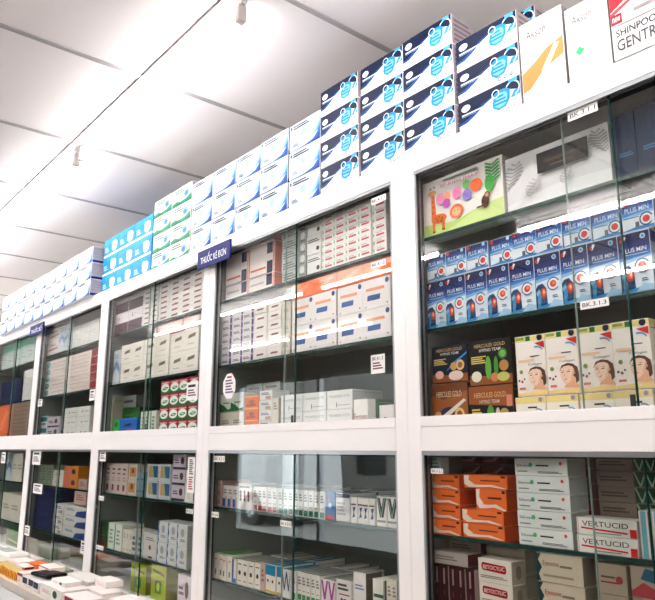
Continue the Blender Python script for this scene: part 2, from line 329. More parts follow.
def _big(d, s=1.2, cx=.67, cy=.30, ox=.0, oy=.015):
    f = lambda u, v: (min(.985, cx + (u - cx) * s + ox), cy + (v - cy) * s + oy)
    if d[0] == 'p': return ('p', [f(*q) for q in d[1]], d[2])
    a, b = f(d[1], d[2]); return ('e', a, b, d[3] * s, d[4] * s, d[5])
FACE = [_big(d) for d in FACE]
kind('collagen', 'cream collagen box with smiling woman portrait', '#FBF3EC', [
    ('r', 0, .90, 1, 1, '#F2E3A0'), ('p', [(0, .02), (1, .02), (1, .10), (0, .06)], '#F3DDA6'), ('r', 0, 0, 1, .025, '#EBC88A'), ('r', .04, .93, .32, .975, '#A9B86A'), ('r', .38, .905, .53, .985, '#1F8A4C'), ('c', .84, .945, .09, '#27305E'),
    ('p', [(.66, .86), (.98, .88), (.98, .76)], '#E0443F'), ('p', arc(.72, .72, .22, .09, .2, 1.9) + arc(.72, .72, .18, .06, 1.9, .2), '#8DB6DC'), ('l', .50, .63, .80, .66, 1, '#55606A'), ('r', .10, .56, .62, .60, '#F9D7B8'), *FACE,
    ('t', .44, .485, .90, .53, 'Collagen', '#1F6B52'), ('c', .20, .40, .06, '#9CAA62'), ('c', .12, .26, .035, '#9A6A74'), ('c', .22, .24, .04, '#B27A86'), ('c', .30, .28, .03, '#8F6C80'), ('r', .12, .11, .32, .145, '#E58A84')],
    side=[('r', 0, .9, 1, 1, '#EAD98E')], sidecol='#F0E4D6', obj='supplement_box', cat='supplement box')
kind('collagen_flat', 'cream collagen box lying flat', '#F8F1E6', [('r', 0, .72, 1, 1, '#F1DFA0'), ('l', .42, .50, .72, .62, 1, '#3C4A55'), ('p', arc(.74, .30, .18, .22, .2, 1.9) + arc(.74, .30, .14, .16, 1.9, .2), '#8DB6DC'), ('c', .84, .86, .09, '#A9A0B4'), ('l', .1, .08, .6, .3, 2, '#E6DCD2')], obj='supplement_box', cat='supplement box', sidecol='#F0E4D6')
kind('orange_swoosh', 'orange medicine box with white swoosh', '#F58A48', [
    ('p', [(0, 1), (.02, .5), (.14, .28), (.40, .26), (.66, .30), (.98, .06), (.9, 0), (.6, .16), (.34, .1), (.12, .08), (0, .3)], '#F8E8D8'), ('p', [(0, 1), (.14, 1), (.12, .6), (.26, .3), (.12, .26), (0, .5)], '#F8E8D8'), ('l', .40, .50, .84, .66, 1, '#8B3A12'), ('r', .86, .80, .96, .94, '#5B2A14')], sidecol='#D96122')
kind('teal_panel', 'pale teal medicine box standing on orange boxes', '#CFE0DE', [('l', .15, .2, .85, .8, 4, '#7FA9A8')])
kind('dim_orange', 'dull red medicine box at the back', '#8E3A2C', [('p', [(.1, .2), (.6, .2), (.9, .7), (.95, .9), (.5, .4), (.1, .35)], '#B98474')])  # orange boxes further back, their shade put into the colour
kind('dark_red', 'dark red medicine box', '#6E1F1F', [('l', .2, .2, .8, .8, 2, '#8E3A36')])
kind('white_dots', 'white medicine box with red and green dots', '#ECEFEB', [('r', 0, 0, 1, .03, '#9DA7A3'), ('t', .05, .50, .30, .66, 'Siêuvex', '#3D4345'), ('c', .32, .62, .13, '#69C38E'), ('l', .42, .50, .66, .66, 1, '#394046'), ('c', .88, .72, .10, '#EE6A55'), ('l', .45, .12, .9, .26, 2, '#59605F'), ('l', .06, .16, .26, .30, 1, '#A3AAA8')], sidecol='#C9CECA')
kind('tan_green', 'tan medicine box with green crosshatch end', '#9B8C80', [('l', .06, .3, .5, .7, 2, '#6A5E55'), ('r', .62, 0, 1, 1, '#0D5A3A'), *zig(.62, .98, .05, .95, 4, .03, '#A8C8AE')])
kind('vertucid', 'white Vertucid box with red bar', '#EFECE6', [('t', .10, .50, .86, .80, 'VERTUCID', '#4A4748'), ('p', [(.08, .44), (.84, .30), (.84, .20), (.08, .34)], '#D7262F'), ('r', .88, 0, .985, .5, '#E02A30'), ('r', .03, .06, .04, .94, '#D7A8A0'), ('l', .30, .1, .74, .2, 1, '#9A9490')], sidecol='#D6D0C8')
kind('cyan_stripe', 'upright white box with cyan and red stripes', '#EFEBE6', [('r', .18, 0, .58, 1, '#8CC9D4'), ('r', .74, 0, .80, 1, '#C4443C'), ('r', .90, 0, .94, 1, '#C4443C')])
kind('maroon_marks', 'maroon medicine box with white slash', '#4A141B', [('r', .42, .50, .62, .92, '#B39A98'), ('r', .44, .2, .58, .34, '#7C4A4C')], sidecol='#C9B6AC')
kind('white_redend', 'thin whitish box with dark red end', '#BDB5AD', [('l', .1, .3, .7, .7, 2, '#8F8780')], sidecol='#6E1620')  # bottom shelf's dimness is put into the base tones of its cartons
kind('betocylic', 'white Betocylic box with red oval', '#E5DED3', [('p', arc(.16, .66, .05, .17, 1.57, 4.71) + arc(.80, .60, .05, .17, -1.57, 1.57), '#B01226'), ('t', .16, .55, .80, .72, 'BETOCYLIC', '#F2DDD8'), ('l', .08, .16, .86, .30, 2, '#8E877E')], side=[('e', .5, .5, .2, .3, '#9A9287')], sidecol='#BDB3A4')
kind('cream_plain', 'plain cream medicine box', '#DCD6C8', [('l', .2, .4, .8, .62, 2, '#A8A295')], sidecol='#BFB8A8')
kind('cream_tall', 'narrow tall cream box', '#DDD7CA', [('l', .25, .62, .8, .86, 3, '#9A948A'), ('r', .2, .1, .8, .2, '#C3B9A6')], sidecol='#B4AC9C')
kind('teal_text', 'cream box with teal end and red word', '#CFC5B2', [('p', [(0, 0), (.10, 0), (.05, .25), (.13, .5), (.05, .75), (.12, 1), (0, 1)], '#12545A'), ('t', .15, .52, .50, .74, 'Eyesone', '#A63A3E'), ('l', .52, .52, .78, .66, 1, '#8F8674'), ('l', .15, .16, .8, .3, 1, '#A59C88')], sidecol='#A69C8C')
kind('tan_redlogo', 'tan medicine box with red underlined word', '#B3A593', [('l', .12, .5, .6, .62, 1, '#6F4A44'), ('r', .10, .36, .70, .42, '#9E2A34'), ('c', .74, .5, .13, '#A8323C')], sidecol='#94897A')
kind('pink_blue', 'tan box with pink and blue print', '#BDB0A0', [('p', [(.0, .2), (.5, .5), (1, .3), (1, 0), (0, 0)], '#C25A5E'), ('p', [(.4, .6), (1, .5), (1, .9), (.6, .95)], '#2A6C86')], sidecol='#94897A')
kind('navy_corner', 'white box with navy corner squares', '#F1E7E3', [('r', .70, 0, .92, .40, '#2B3157'), ('r', .70, .64, .92, 1, '#2B3157'), ('r', 0, .0, .70, .03, '#4B5068'), ('l', .06, .16, .66, .28, 1, '#E0765A'), ('r', .94, 0, 1, 1, '#F2A48E')], side=[('r', 0, 0, .25, 1, '#E79A86')], sidecol='#E9DAD2')
kind('navy_corner_low', 'shallow white box with navy corner square', '#EFE6E2', [('r', .70, .2, .92, 1, '#2B3157'), ('r', .94, 0, 1, 1, '#F2A48E'), ('l', .06, .35, .6, .6, 1, '#C9C0BC'), ('r', 0, .95, .7, 1, '#4B5068')], side=[('r', 0, 0, .25, 1, '#E79A86')], sidecol='#E9DAD2')
kind('grey_text', 'greyish white medicine box with dark print', '#C9CAC6', [('l', .1, .15, .9, .85, 3, '#6E716F'), ('r', 0, 0, 1, .05, '#7F8381')])
kind('grey_pattern', 'narrow patterned grey box', '#B9BAB6', [('c', .5, .6, .34, '#E4E2DE'), ('l', .1, .1, .9, .3, 2, '#5E5F5E')])
kind('white_blackmark', 'white medicine box with black symbol', '#EDEBE8', [('l', .08, .62, .92, .82, 2, '#6A6A6C'), ('c', .80, .26, .12, '#333335'), ('r', 0, 0, 1, .03, '#B4B2B0')])
kind('mini_red', 'small white box with red print', '#F3EFEC', [('r', 0, 0, 1, .05, '#C9C2BE'), ('r', .30, .34, .86, .60, '#D96A72'), ('r', .06, .3, .16, .72, '#8CD0A0'), ('r', .30, .72, .7, .8, '#B9B2B2')])
kind('mini_dark', 'small white box with dark print', '#E6E3DD', [('r', 0, 0, 1, .06, '#B8B3AC'), ('r', .30, .32, .84, .62, '#7C6A70')])
kind('mini_maroon', 'small white box with maroon print', '#ECE8E3', [('r', 0, 0, 1, .06, '#B8B3AC'), ('p', [(.22, .3), (.78, .3), (.84, .64), (.28, .64)], '#9A4A58')])
kind('purple_side', 'white box with purple edge', '#EDE9EA', [('r', .80, 0, 1, 1, '#6A3A8C'), ('l', .12, .3, .7, .7, 2, '#6E6A74'), ('r', 0, 0, 1, .05, '#BEB8BC')])
kind('maroon_text', 'cream box with maroon print', '#F0EAE5', [('p', [(.22, .36), (.74, .36), (.80, .56), (.28, .56)], '#96606A'), ('r', 0, 0, 1, .05, '#C2BAB4')])
kind('blue_bar', 'white box with blue bar and orange print', '#F5F0ED', [('p', [(.16, .28), (.62, .28), (.64, .46), (.18, .46)], '#4C77B4'), ('l', .12, .56, .78, .74, 1, '#F2B08E'), ('c', .88, .86, .09, '#4A5E98'), ('c', .12, .08, .025, '#4A5E98'), ('c', .88, .12, .03, '#4A5E98'), ('r', 0, 0, 1, .02, '#C8C0BC')], side=[], sidecol='#B9B0AC')
kind('orange_plain', 'flat orange medicine box', '#F58B56', [('p', [(.1, .2), (.5, .3), (.9, .8), (.7, .85), (.3, .5)], '#F9A47A')], sidecol='#E07A48')
kind('cream_green', 'cream box with green curved foot', '#DDE0D6', [('p', [(0, 0), (1, 0), (1, .2), (.7, .12), (.4, .34), (0, .5)], '#1F7A45'), ('l', .3, .42, .8, .55, 1, '#8A8F88')])
kind('orange_small', 'orange box with grey motif', '#EF7C31', [('r', 0, .82, 1, 1, '#F7B27E'), ('e', .5, .42, .2, .2, '#A8704E'), ('r', .15, .1, .8, .22, '#B9501C')])
kind('white_mixed', 'white box with blue and brown print', '#E6E3E0', [('l', .15, .5, .8, .8, 2, '#5E6E90'), ('r', .5, .1, .9, .4, '#C0A08A'), ('r', 0, 0, 1, .05, '#A8A4A2')])
kind('grey_tray', 'flat grey carton lying on top', '#A9AEAC', [('l', .15, .3, .8, .7, 1, '#606664')], sidecol='#8F9492')
kind('big_white', 'large white medicine box with grey print', '#F0EEEB', [('t', .08, .60, .90, .74, 'TINAREB KITS', '#B3B0AF'), ('r', .38, .1, .41, .34, '#6C6A6A'), ('l', .44, .16, .9, .24, 1, '#C9C5C3'), ('r', 0, 0, 1, .02, '#A8A4A2')], sidecol='#D4D1CE')
kind('red_word', 'white box with red word Feroneo', '#F2EEEA', [('t', .05, .26, .95, .50, 'Feroneo', '#A02A20')], top=None)
kind('black_word', 'white box with black word Tinosot', '#EFEBE6', [('t', .34, .20, .98, .44, 'Tinosot', '#2B2725')])
kind('green_plain', 'dark green medicine box', '#3E7A3A', [('p', [(.1, .3), (.9, .2), (.9, .3), (.1, .4)], '#BFD8A8'), ('l', .2, .6, .8, .8, 2, '#5E9A54')], sidecol='#2F6330')
FOOT = lambda c: [('r', .12, .04, .88, .24, c), ('l', .2, .55, .8, .85, 3, '#8A8580'), ('r', .25, .34, .75, .38, '#A8A29C'), ('r', .96, 0, 1, 1, '#A6A09A')]
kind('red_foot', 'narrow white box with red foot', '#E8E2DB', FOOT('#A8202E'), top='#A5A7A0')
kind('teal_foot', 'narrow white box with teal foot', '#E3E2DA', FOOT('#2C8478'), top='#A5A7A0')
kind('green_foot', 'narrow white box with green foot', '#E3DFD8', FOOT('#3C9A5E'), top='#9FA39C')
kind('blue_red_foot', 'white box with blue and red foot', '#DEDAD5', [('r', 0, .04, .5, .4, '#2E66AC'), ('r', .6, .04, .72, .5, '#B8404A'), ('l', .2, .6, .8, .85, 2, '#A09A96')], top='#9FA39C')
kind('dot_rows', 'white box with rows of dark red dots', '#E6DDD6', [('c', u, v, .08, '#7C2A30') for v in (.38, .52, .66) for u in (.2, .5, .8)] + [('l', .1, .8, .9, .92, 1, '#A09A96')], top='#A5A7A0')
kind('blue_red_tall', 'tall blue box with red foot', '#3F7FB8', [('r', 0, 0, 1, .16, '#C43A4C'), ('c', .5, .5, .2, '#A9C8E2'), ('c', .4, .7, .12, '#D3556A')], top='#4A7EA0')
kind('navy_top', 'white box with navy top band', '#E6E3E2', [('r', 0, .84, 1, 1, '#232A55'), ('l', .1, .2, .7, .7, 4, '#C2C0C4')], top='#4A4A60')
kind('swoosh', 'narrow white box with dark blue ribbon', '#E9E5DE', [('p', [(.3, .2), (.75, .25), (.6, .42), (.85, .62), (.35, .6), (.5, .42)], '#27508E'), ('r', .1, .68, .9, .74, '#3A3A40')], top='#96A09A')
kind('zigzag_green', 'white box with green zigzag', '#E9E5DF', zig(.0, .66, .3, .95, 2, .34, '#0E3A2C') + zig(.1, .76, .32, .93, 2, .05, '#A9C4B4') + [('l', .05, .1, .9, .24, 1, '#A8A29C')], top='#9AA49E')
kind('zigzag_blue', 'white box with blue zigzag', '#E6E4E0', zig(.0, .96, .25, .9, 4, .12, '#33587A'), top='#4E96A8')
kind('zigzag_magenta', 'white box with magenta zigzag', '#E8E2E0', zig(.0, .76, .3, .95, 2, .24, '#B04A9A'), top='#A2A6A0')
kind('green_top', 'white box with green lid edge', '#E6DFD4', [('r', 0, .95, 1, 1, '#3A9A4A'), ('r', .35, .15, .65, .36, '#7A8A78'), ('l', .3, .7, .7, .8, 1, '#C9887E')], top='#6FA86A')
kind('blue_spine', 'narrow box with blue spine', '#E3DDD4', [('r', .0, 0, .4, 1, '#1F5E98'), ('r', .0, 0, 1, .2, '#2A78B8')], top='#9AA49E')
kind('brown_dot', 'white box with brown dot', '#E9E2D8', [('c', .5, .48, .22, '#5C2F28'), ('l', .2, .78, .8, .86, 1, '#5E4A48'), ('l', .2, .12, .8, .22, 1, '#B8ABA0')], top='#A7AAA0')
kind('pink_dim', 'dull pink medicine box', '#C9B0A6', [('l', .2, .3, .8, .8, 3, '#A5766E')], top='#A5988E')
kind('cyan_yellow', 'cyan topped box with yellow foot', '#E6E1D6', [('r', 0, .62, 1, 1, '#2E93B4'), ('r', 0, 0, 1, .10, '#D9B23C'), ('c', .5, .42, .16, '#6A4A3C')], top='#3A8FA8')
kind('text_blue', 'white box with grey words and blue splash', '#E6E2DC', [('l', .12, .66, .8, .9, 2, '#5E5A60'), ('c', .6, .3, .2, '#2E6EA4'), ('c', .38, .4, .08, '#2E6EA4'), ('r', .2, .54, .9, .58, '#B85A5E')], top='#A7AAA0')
kind('white_tall', 'taller white box standing upright', '#EAE6E0', [('l', .15, .6, .85, .74, 2, '#8EA0C4'), ('l', .3, .1, .7, .3, 3, '#D8D2CA')], sidecol='#7E7466', top='#B4B2AA')
kind('green_word', 'white box with green line of print', '#E8E3DB', [('r', .1, .58, .92, .66, '#3E7A66'), ('l', .3, .1, .9, .4, 4, '#B8AFA4'), ('r', .94, 0, 1, 1, '#4A2A28')], sidecol='#8C8070')
kind('purple_half', 'half purple half white box', '#E9E1E3', [('r', 0, 0, 1, .50, '#5A1044'), ('p', [(.2, .1), (.25, .1), (.25, .42), (.2, .42)], '#8E4E76'), ('c', .3, .74, .08, '#B99AA8'), ('r', .48, .6, .49, .9, '#B8A8AC')])
kind('blue_white', 'white box with pale blue print', '#D9DDE2', [('p', [(.0, .3), (.5, .5), (1, .3), (1, .5), (.5, .7), (0, .5)], '#7D9EC6'), ('l', .2, .75, .8, .9, 2, '#A9B4C0')])
kind('brown_mark', 'cream box with brown stroke', '#EFE9E0', [('p', [(.28, .50), (.76, .56), (.80, .72), (.34, .66)], '#7A6A4C'), ('r', 0, 0, 1, .02, '#B8B0A4'), ('l', .3, .2, .7, .3, 1, '#CFC7BA')])
kind('orange_brown', 'brown orange medicine box on top', '#A8613C', [('p', [(.1, .3), (.9, .5), (.9, .7), (.1, .5)], '#C48A5E')])
kind('bright_green', 'bright green medicine box', '#46B84A', [('r', .3, .55, .7, .8, '#1E6E2C'), ('r', .3, .15, .7, .35, '#A9E08C')])
kind('blue_plain', 'blue medicine box with red print', '#1F74BE', [('p', [(.25, .5), (.7, .56), (.68, .72), (.3, .64)], '#15457E'), ('p', [(.35, .25), (.75, .32), (.75, .42), (.35, .35)], '#C25A66'), ('r', 0, .9, 1, 1, '#3E94D8')])
kind('white_green', 'narrow white and green box', '#E3E6DC', [('r', 0, 0, .16, 1, '#4C9A5E'), ('l', .3, .2, .8, .8, 4, '#A3A99E')])
kind('red_green', 'red and green box with white ring', '#B4303E', [('p', [(0, 0), (1, 0), (1, .45), (.7, .6), (.3, .3), (0, .42)], '#2E8A4E'), ('e', .5, .46, .44, .33, '#F2F4EE'), ('p', [(.22, .40), (.5, .52), (.82, .50), (.80, .40), (.5, .28), (.3, .30)], '#2E9A56'), ('p', [(.34, .40), (.5, .45), (.72, .44), (.5, .37)], '#F2F4EE'), ('p', [(.1, .78), (.9, .78), (.9, .88), (.1, .88)], '#E6B8B8')])
kind('pink_dots', 'pinkish white box with dark dots', '#D9C9C2', [('r', .25, .1, .6, .30, '#7E3A40'), ('r', .2, .78, .7, .84, '#5A4048'), ('r', .2, .64, .7, .69, '#8A4A50'), ('l', .2, .4, .8, .56, 2, '#B8A29C'), ('r', .97, 0, 1, 1, '#9A7A74')])
kind('white_orange', 'white box with orange square', '#D9D2C6', [('r', .12, .2, .86, .80, '#D99A4C'), ('c', .5, .56, .18, '#6E4A30')])
kind('bluish', 'bluish grey medicine box', '#8FA3AC', [('p', [(.0, .3), (.6, .4), (1, .3), (1, .45), (.5, .55), (0, .45)], '#3E7FA4')])
kind('sunset', 'white box with blue and orange gradient square', '#CFD3D6', [('r', .18, .22, .95, .9, '#2E6E9E'), ('p', [(.18, .22), (.5, .22), (.36, .9), (.18, .9)], '#D9A45A'), ('p', [(.42, .22), (.62, .22), (.5, .9), (.36, .9)], '#A9C08E')])
kind('purple_white', 'white and purple box with dark figure', '#D6CBD2', [('r', 0, 0, 1, .18, '#3E2A58'), ('e', .72, .6, .14, .24, '#5A4A50'), ('l', .1, .4, .5, .7, 2, '#7A5A6E')])
kind('green_red', 'green box with red foot', '#4A6E42', [('r', 0, 0, 1, .2, '#A83A34'), ('l', .2, .4, .8, .8, 3, '#7C9A6A')])
K['white_green_tall'] = dict(K['white_green'])
kind('white_reddot', 'white box with red symbol', '#DCD8D2', [('c', .5, .45, .1, '#A8323C'), ('l', .2, .7, .8, .85, 2, '#A09A94'), ('r', .4, .04, .7, .12, '#7E2A30')])
kind('blue_wave', 'white box with blue side waves', '#DCDDDA', [('p', [(0, 0), (.16, 0), (.06, .25), (.16, .5), (.06, .75), (.16, 1), (0, 1)], '#3E7EA8'), ('c', .55, .62, .2, '#B4B2B0'), ('l', .35, .2, .85, .34, 2, '#8A8A8C')])
kind('yellow_green', 'lime yellow box with green square', '#B5BE2C', [('r', .3, .2, .72, .56, '#2C8A3E'), ('e', .5, .38, .1, .12, '#D3DE7A'), ('p', [(.1, .8), (.9, .7), (.9, .78), (.1, .88)], '#6E7A1C')], sidecol='#8A9222')
kind('red_band', 'white box with red bands', '#E3DDD8', [('p', [(.1, .30), (.95, .40), (.95, .52), (.1, .42)], '#B0424C'), ('l', .2, .65, .8, .85, 1, '#B9A9A4')])
kind('white_plain', 'plain white medicine box', '#E3E1DC', [('l', .3, .5, .7, .6, 1, '#CFCBC4'), ('r', 0, 0, 1, .01, '#A9A6A0')])
kind('teal_disc', 'long white box with teal disc', '#E6DED8', [('e', .14, .45, .09, .36, '#2A8E94'), ('e', .15, .5, .05, .2, '#8FCBCB'), ('r', 0, 0, 1, .08, '#C9B4AE'), ('l', .35, .35, .9, .6, 1, '#D8B8B0')])
kind('red_end', 'long pinkish white box with red end', '#EADFD8', [('r', .78, 0, 1, 1, '#A8203A'), ('r', 0, 0, 1, .08, '#C4ABA2'), ('l', .1, .4, .7, .6, 1, '#DDC2B8')], sidecol='#8E1A30')
kind('teal_white', 'teal and white medicine box', '#DDE0DD', [('r', 0, .5, 1, .9, '#2E8A94'), ('l', .2, .15, .8, .4, 1, '#6E7A8A')])
kind('purple_white_low', 'x', '#DDD')
kind('flat_white', 'flat white medicine box', '#E6E4DE', [('c', .42, .5, .12, '#6A6A66'), ('r', 0, 0, 1, .04, '#9A9892'), ('l', .6, .4, .9, .6, 1, '#B9B6AE')])
kind('green_pale', 'pale green medicine box', '#96A08C', [('l', .15, .2, .85, .85, 5, '#75806C')])
kind('orange_yellow', 'orange and yellow medicine box', '#E09A34', [('r', 0, 0, .5, 1, '#E08A6A'), ('e', .68, .5, .14, .24, '#3E2A4A')])
kind('navy_carton', 'large navy medicine carton', '#232C5C', [('l', .2, .35, .8, .65, 2, '#3E4C86'), ('r', 0, 0, 1, .04, '#141A3C')])
kind('blue_half', 'white box with blue corner', '#DAD8D2', [('p', [(.5, .0), (1, 0), (1, .7), (.6, .5)], '#2E4E94'), ('l', .1, .5, .5, .75, 2, '#6E8E9A'), ('r', 0, 0, 1, .04, '#8C8A86')])
kind('green_upper', 'white box with mint green top', '#D3DAD4', [('r', 0, .66, 1, 1, '#62C0A0'), ('l', .2, .2, .8, .5, 2, '#B9C4BC')])
kind('brown_grid', 'brown carton with printed grid', '#B09A88', [('r', (i + .9) / 8, 0, (i + 1.05) / 8, 1, '#7E6A5A') for i in range(7)] + [('r', 0, (i + .94) / 9, 1, (i + 1.04) / 9, '#7E6A5A') for i in range(8)], obj='carton', cat='carton')
kind('yellow_front', 'yellow and orange box on the counter ledge', '#E8B640', [('r', .15, .1, .45, .9, '#D98A2C'), ('e', .7, .4, .12, .3, '#C8602A'), ('r', .0, .9, 1, 1, '#EFE3B0')], top='#CDBB86')
kind('magenta_edge', 'white box with magenta top edge', '#EBDDD6', [('r', 0, .7, 1, 1, '#B83C74'), ('c', .4, .3, .1, '#C96A5A')], top='#EFE4E0')
kind('dark_window', 'white box with dark window panel', '#E9E2DD', [('r', .08, .35, .92, .92, '#20263C'), ('l', .2, .5, .7, .8, 2, '#6A7288'), ('r', .45, .02, .5, .3, '#8A6A6A')], top='#F0EBE8')
kind('white_pinkprint', 'white box with fine red print', '#F1E9E6', [('r', .1, .56, .9, .60, '#E2A0A0'), ('c', .14, .6, .12, '#C43A46'), ('l', .3, .2, .9, .4, 1, '#E0C0BC')], top='#F0E6E2')
kind('white_greenoval', 'white box with green oval', '#F0EAE6', [('e', .7, .5, .1, .3, '#1E6E44'), ('l', .1, .3, .5, .6, 2, '#D8B8B0')], top='#F0E8E4')
kind('crimson_band', 'white box with crimson band', '#F0E6E4', [('r', .1, .55, .6, .9, '#A81E48'), ('l', .1, .1, .9, .4, 1, '#D8B0B0')], top='#F2EAE8')

for _n in ('mini_red', 'mini_dark', 'mini_maroon', 'purple_side', 'maroon_text', 'red_foot', 'teal_foot', 'green_foot', 'swoosh', 'grey_text', 'green_top', 'brown_dot', 'blue_red_foot', 'cyan_yellow', 'white_mixed', 'white_green'):
    K[_n]['obj'] = 'small_medicine_box'; K[_n]['cat'] = 'small medicine box'
MESHES = {}
def box_mesh(name, w, d, h):
    """carton with its front at y=0 (towards -y), left bottom corner at the origin"""
    key = (name, round(w, 4), round(d, 3), round(h, 4))
    if key in MESHES: return MESHES[key]
    k = K[name]; mb = MB(); base = card(k['base'])
    g = .0006
    mb.box((g, 0, 0), (w - g, d, h - .0004), base, ch=min(.0009, h * .03))
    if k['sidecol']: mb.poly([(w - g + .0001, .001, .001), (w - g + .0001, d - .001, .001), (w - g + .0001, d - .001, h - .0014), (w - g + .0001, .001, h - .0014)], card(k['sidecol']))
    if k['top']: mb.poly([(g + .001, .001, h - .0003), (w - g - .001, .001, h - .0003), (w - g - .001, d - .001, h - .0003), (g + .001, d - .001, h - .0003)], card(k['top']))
    decals(mb, k['front'], lambda a, b, l: (min(max(a, .0012), w - .0012), -l, min(max(b, .0012), h - .0016)), w, h, None)
    if k['side']: decals(mb, k['side'], lambda a, b, l: (w - g + .0001 + l, min(max(a, .0012), d - .0012), min(max(b, .0012), h - .0016)), d, h, None)
    # tuck flap seam on the right end
    if h > .03 and d > .04: mb.poly([(w - g + .0003, .004, h * .86), (w - g + .0003, d - .004, h * .86), (w - g + .0003, d - .004, h * .875), (w - g + .0003, .004, h * .875)], card('#8F8A86'))
    me = mb.mesh(k['obj']); MESHES[key] = me
    return me

# ------------------------------------------------------------------ the room
XL, XR, YF, YB = -11.0, 3.4, -3.7, .46
ZC = 2.697
def floor_mat():
    m = bpy.data.materials.new('floor_tiles'); m.use_nodes = True; nt = m.node_tree; b = nt.nodes['Principled BSDF']
    tc = nt.nodes.new('ShaderNodeTexCoord'); br = nt.nodes.new('ShaderNodeTexBrick'); nt.links.new(tc.outputs['Object'], br.inputs['Vector'])
    br.offset = 0; br.inputs['Scale'].default_value = 1; br.inputs['Brick Width'].default_value = .6; br.inputs['Row Height'].default_value = .6; br.inputs['Mortar Size'].default_value = .004
    br.inputs['Color1'].default_value = (.30, .27, .24, 1); br.inputs['Color2'].default_value = (.27, .245, .22, 1); br.inputs['Mortar'].default_value = (.3, .28, .26, 1)
    nt.links.new(br.outputs['Color'], b.inputs['Base Color']); b.inputs['Roughness'].default_value = .25
    return m
structure('floor', MB().box((XL, YF, -.1), (XR, YB, 0), floor_mat()))
structure('ceiling', MB().box((XL, YF, ZC), (XR, YB, ZC + .1), CEIL))
structure('wall_rear', MB().box((XL, YB, 0), (XR, YB + .1, ZC), WALL))
structure('wall_left', MB().box((XL - .1, YF, 0), (XL, YB, ZC), plain('grey_side_wall', '#4C4843', .7)))
structure('wall_right', MB().box((XR, YF, 0), (XR + .1, YB, ZC), WALL))
# street side wall with one wide shop window
WOOD = plain('brown_panelled_wall', '#5B5048', .6, scale=4, var=.15)
wf = MB()
for a, c in ((XL, -6.7), (-3.3, XR)): wf.box((a, YF - .1, 0), (c, YF, ZC), WOOD)
wf.box((-6.7, YF - .1, 2.35), (-3.3, YF, ZC), WOOD); wf.box((-6.7, YF - .1, 0), (-3.3, YF, .45), WOOD)
structure('wall_front', wf)
wn = MB()
for a in (-6.7, -5.03, -3.35): wn.box((a, YF - .08, .45), (a + .05, YF - .02, 2.35), ALU)
wn.box((-6.65, YF - .08, .45), (-3.35, YF - .02, .5), ALU); wn.box((-6.65, YF - .08, 2.3), (-3.35, YF - .02, 2.35), ALU)
w1 = structure('window_1', wn)
gp = MB(); gp.box((-6.65, YF - .053, .5), (-5.03, YF - .047, 2.3), PANE); gp.box((-4.98, YF - .053, .5), (-3.35, YF - .047, 2.3), PANE)
gp.build('window_glass', w1)
PAVE = plain('street_paving', '#8C8A85', .8, scale=5, var=.1)
# white van parked in the street: it shows as a reflection in the cabinet doors
van = empty('van', (-14.9, -8.7, -.05), label='white van parked in the street, seen reflected in the cabinet glass', category='van')
vw = card('#F2F2F0', .3); vb = MB()
prof = [(0, .35), (0, 1.05), (.9, 1.25), (1.45, 1.9), (4.5, 1.95), (4.6, .35)]
vb.poly([(x, 0, z) for x, z in prof], vw); vb.poly([(x, 1.7, z) for x, z in prof][::-1], vw)
for q in range(len(prof)):
    a, c = prof[q], prof[(q + 1) % len(prof)]
    vb.poly([(a[0], 0, a[1]), (a[0], 1.7, a[1]), (c[0], 1.7, c[1]), (c[0], 0, c[1])], vw)
vb.build('body', van)
for a, c in ((1.5, 2.3), (2.4, 3.3), (3.4, 4.3)): MB().box((a, 1.69, 1.46), (c, 1.712, 1.82), card('#1E2528', .1)).build('window', van)
for x in (.95, 3.7):
    for y in (.1, 1.55):
        w = MB().cyl((x, y - .02, .33), (x, y + .2, .33), .33, BLACK, 24); w.cyl((x, y + .19, .33), (x, y + .21, .33), .18, ALU, 16); w.build('wheel', van)
# unseen houses added across the street to hide sky from the glass
HOUSE = plain('dull_street_facade', '#6E6A64', .8, var=.15)
for a, c, h in ((-30, -12.5, 7.0), (-12.4, -2, 2.3)):
    o = structure('wall_backdrop', MB().box((a, -14, -.05), (c, -10.5, h), HOUSE))
    for q in range(int((c - a) / 2)):
        MB().box((a + .6 + q * 2, -10.5, .9), (a + 1.6 + q * 2, -10.46, 1.9), card('#2A3034', .2)).build('window', o)
structure('ground', MB().box((-32, -16, -.2), (10, YF - .1, -.05), PAVE))

# ceiling boards meet in grey joint strips
n = 0
for i in range(-4, 16):
    x = -.1425 - .6233 * i
    if XL < x < XR:
        n += 1
        structure('trim_%d' % n, MB().box((x - .009, YF, ZC - .0035), (x + .009, YB, ZC + .002), JOINT))
for y in (-.409, -1.63, -2.85):
    n += 1
    structure('trim_%d' % n, MB().box((XL, y - .004, ZC - .006), (XR, y + .004, ZC + .002), JOINT))

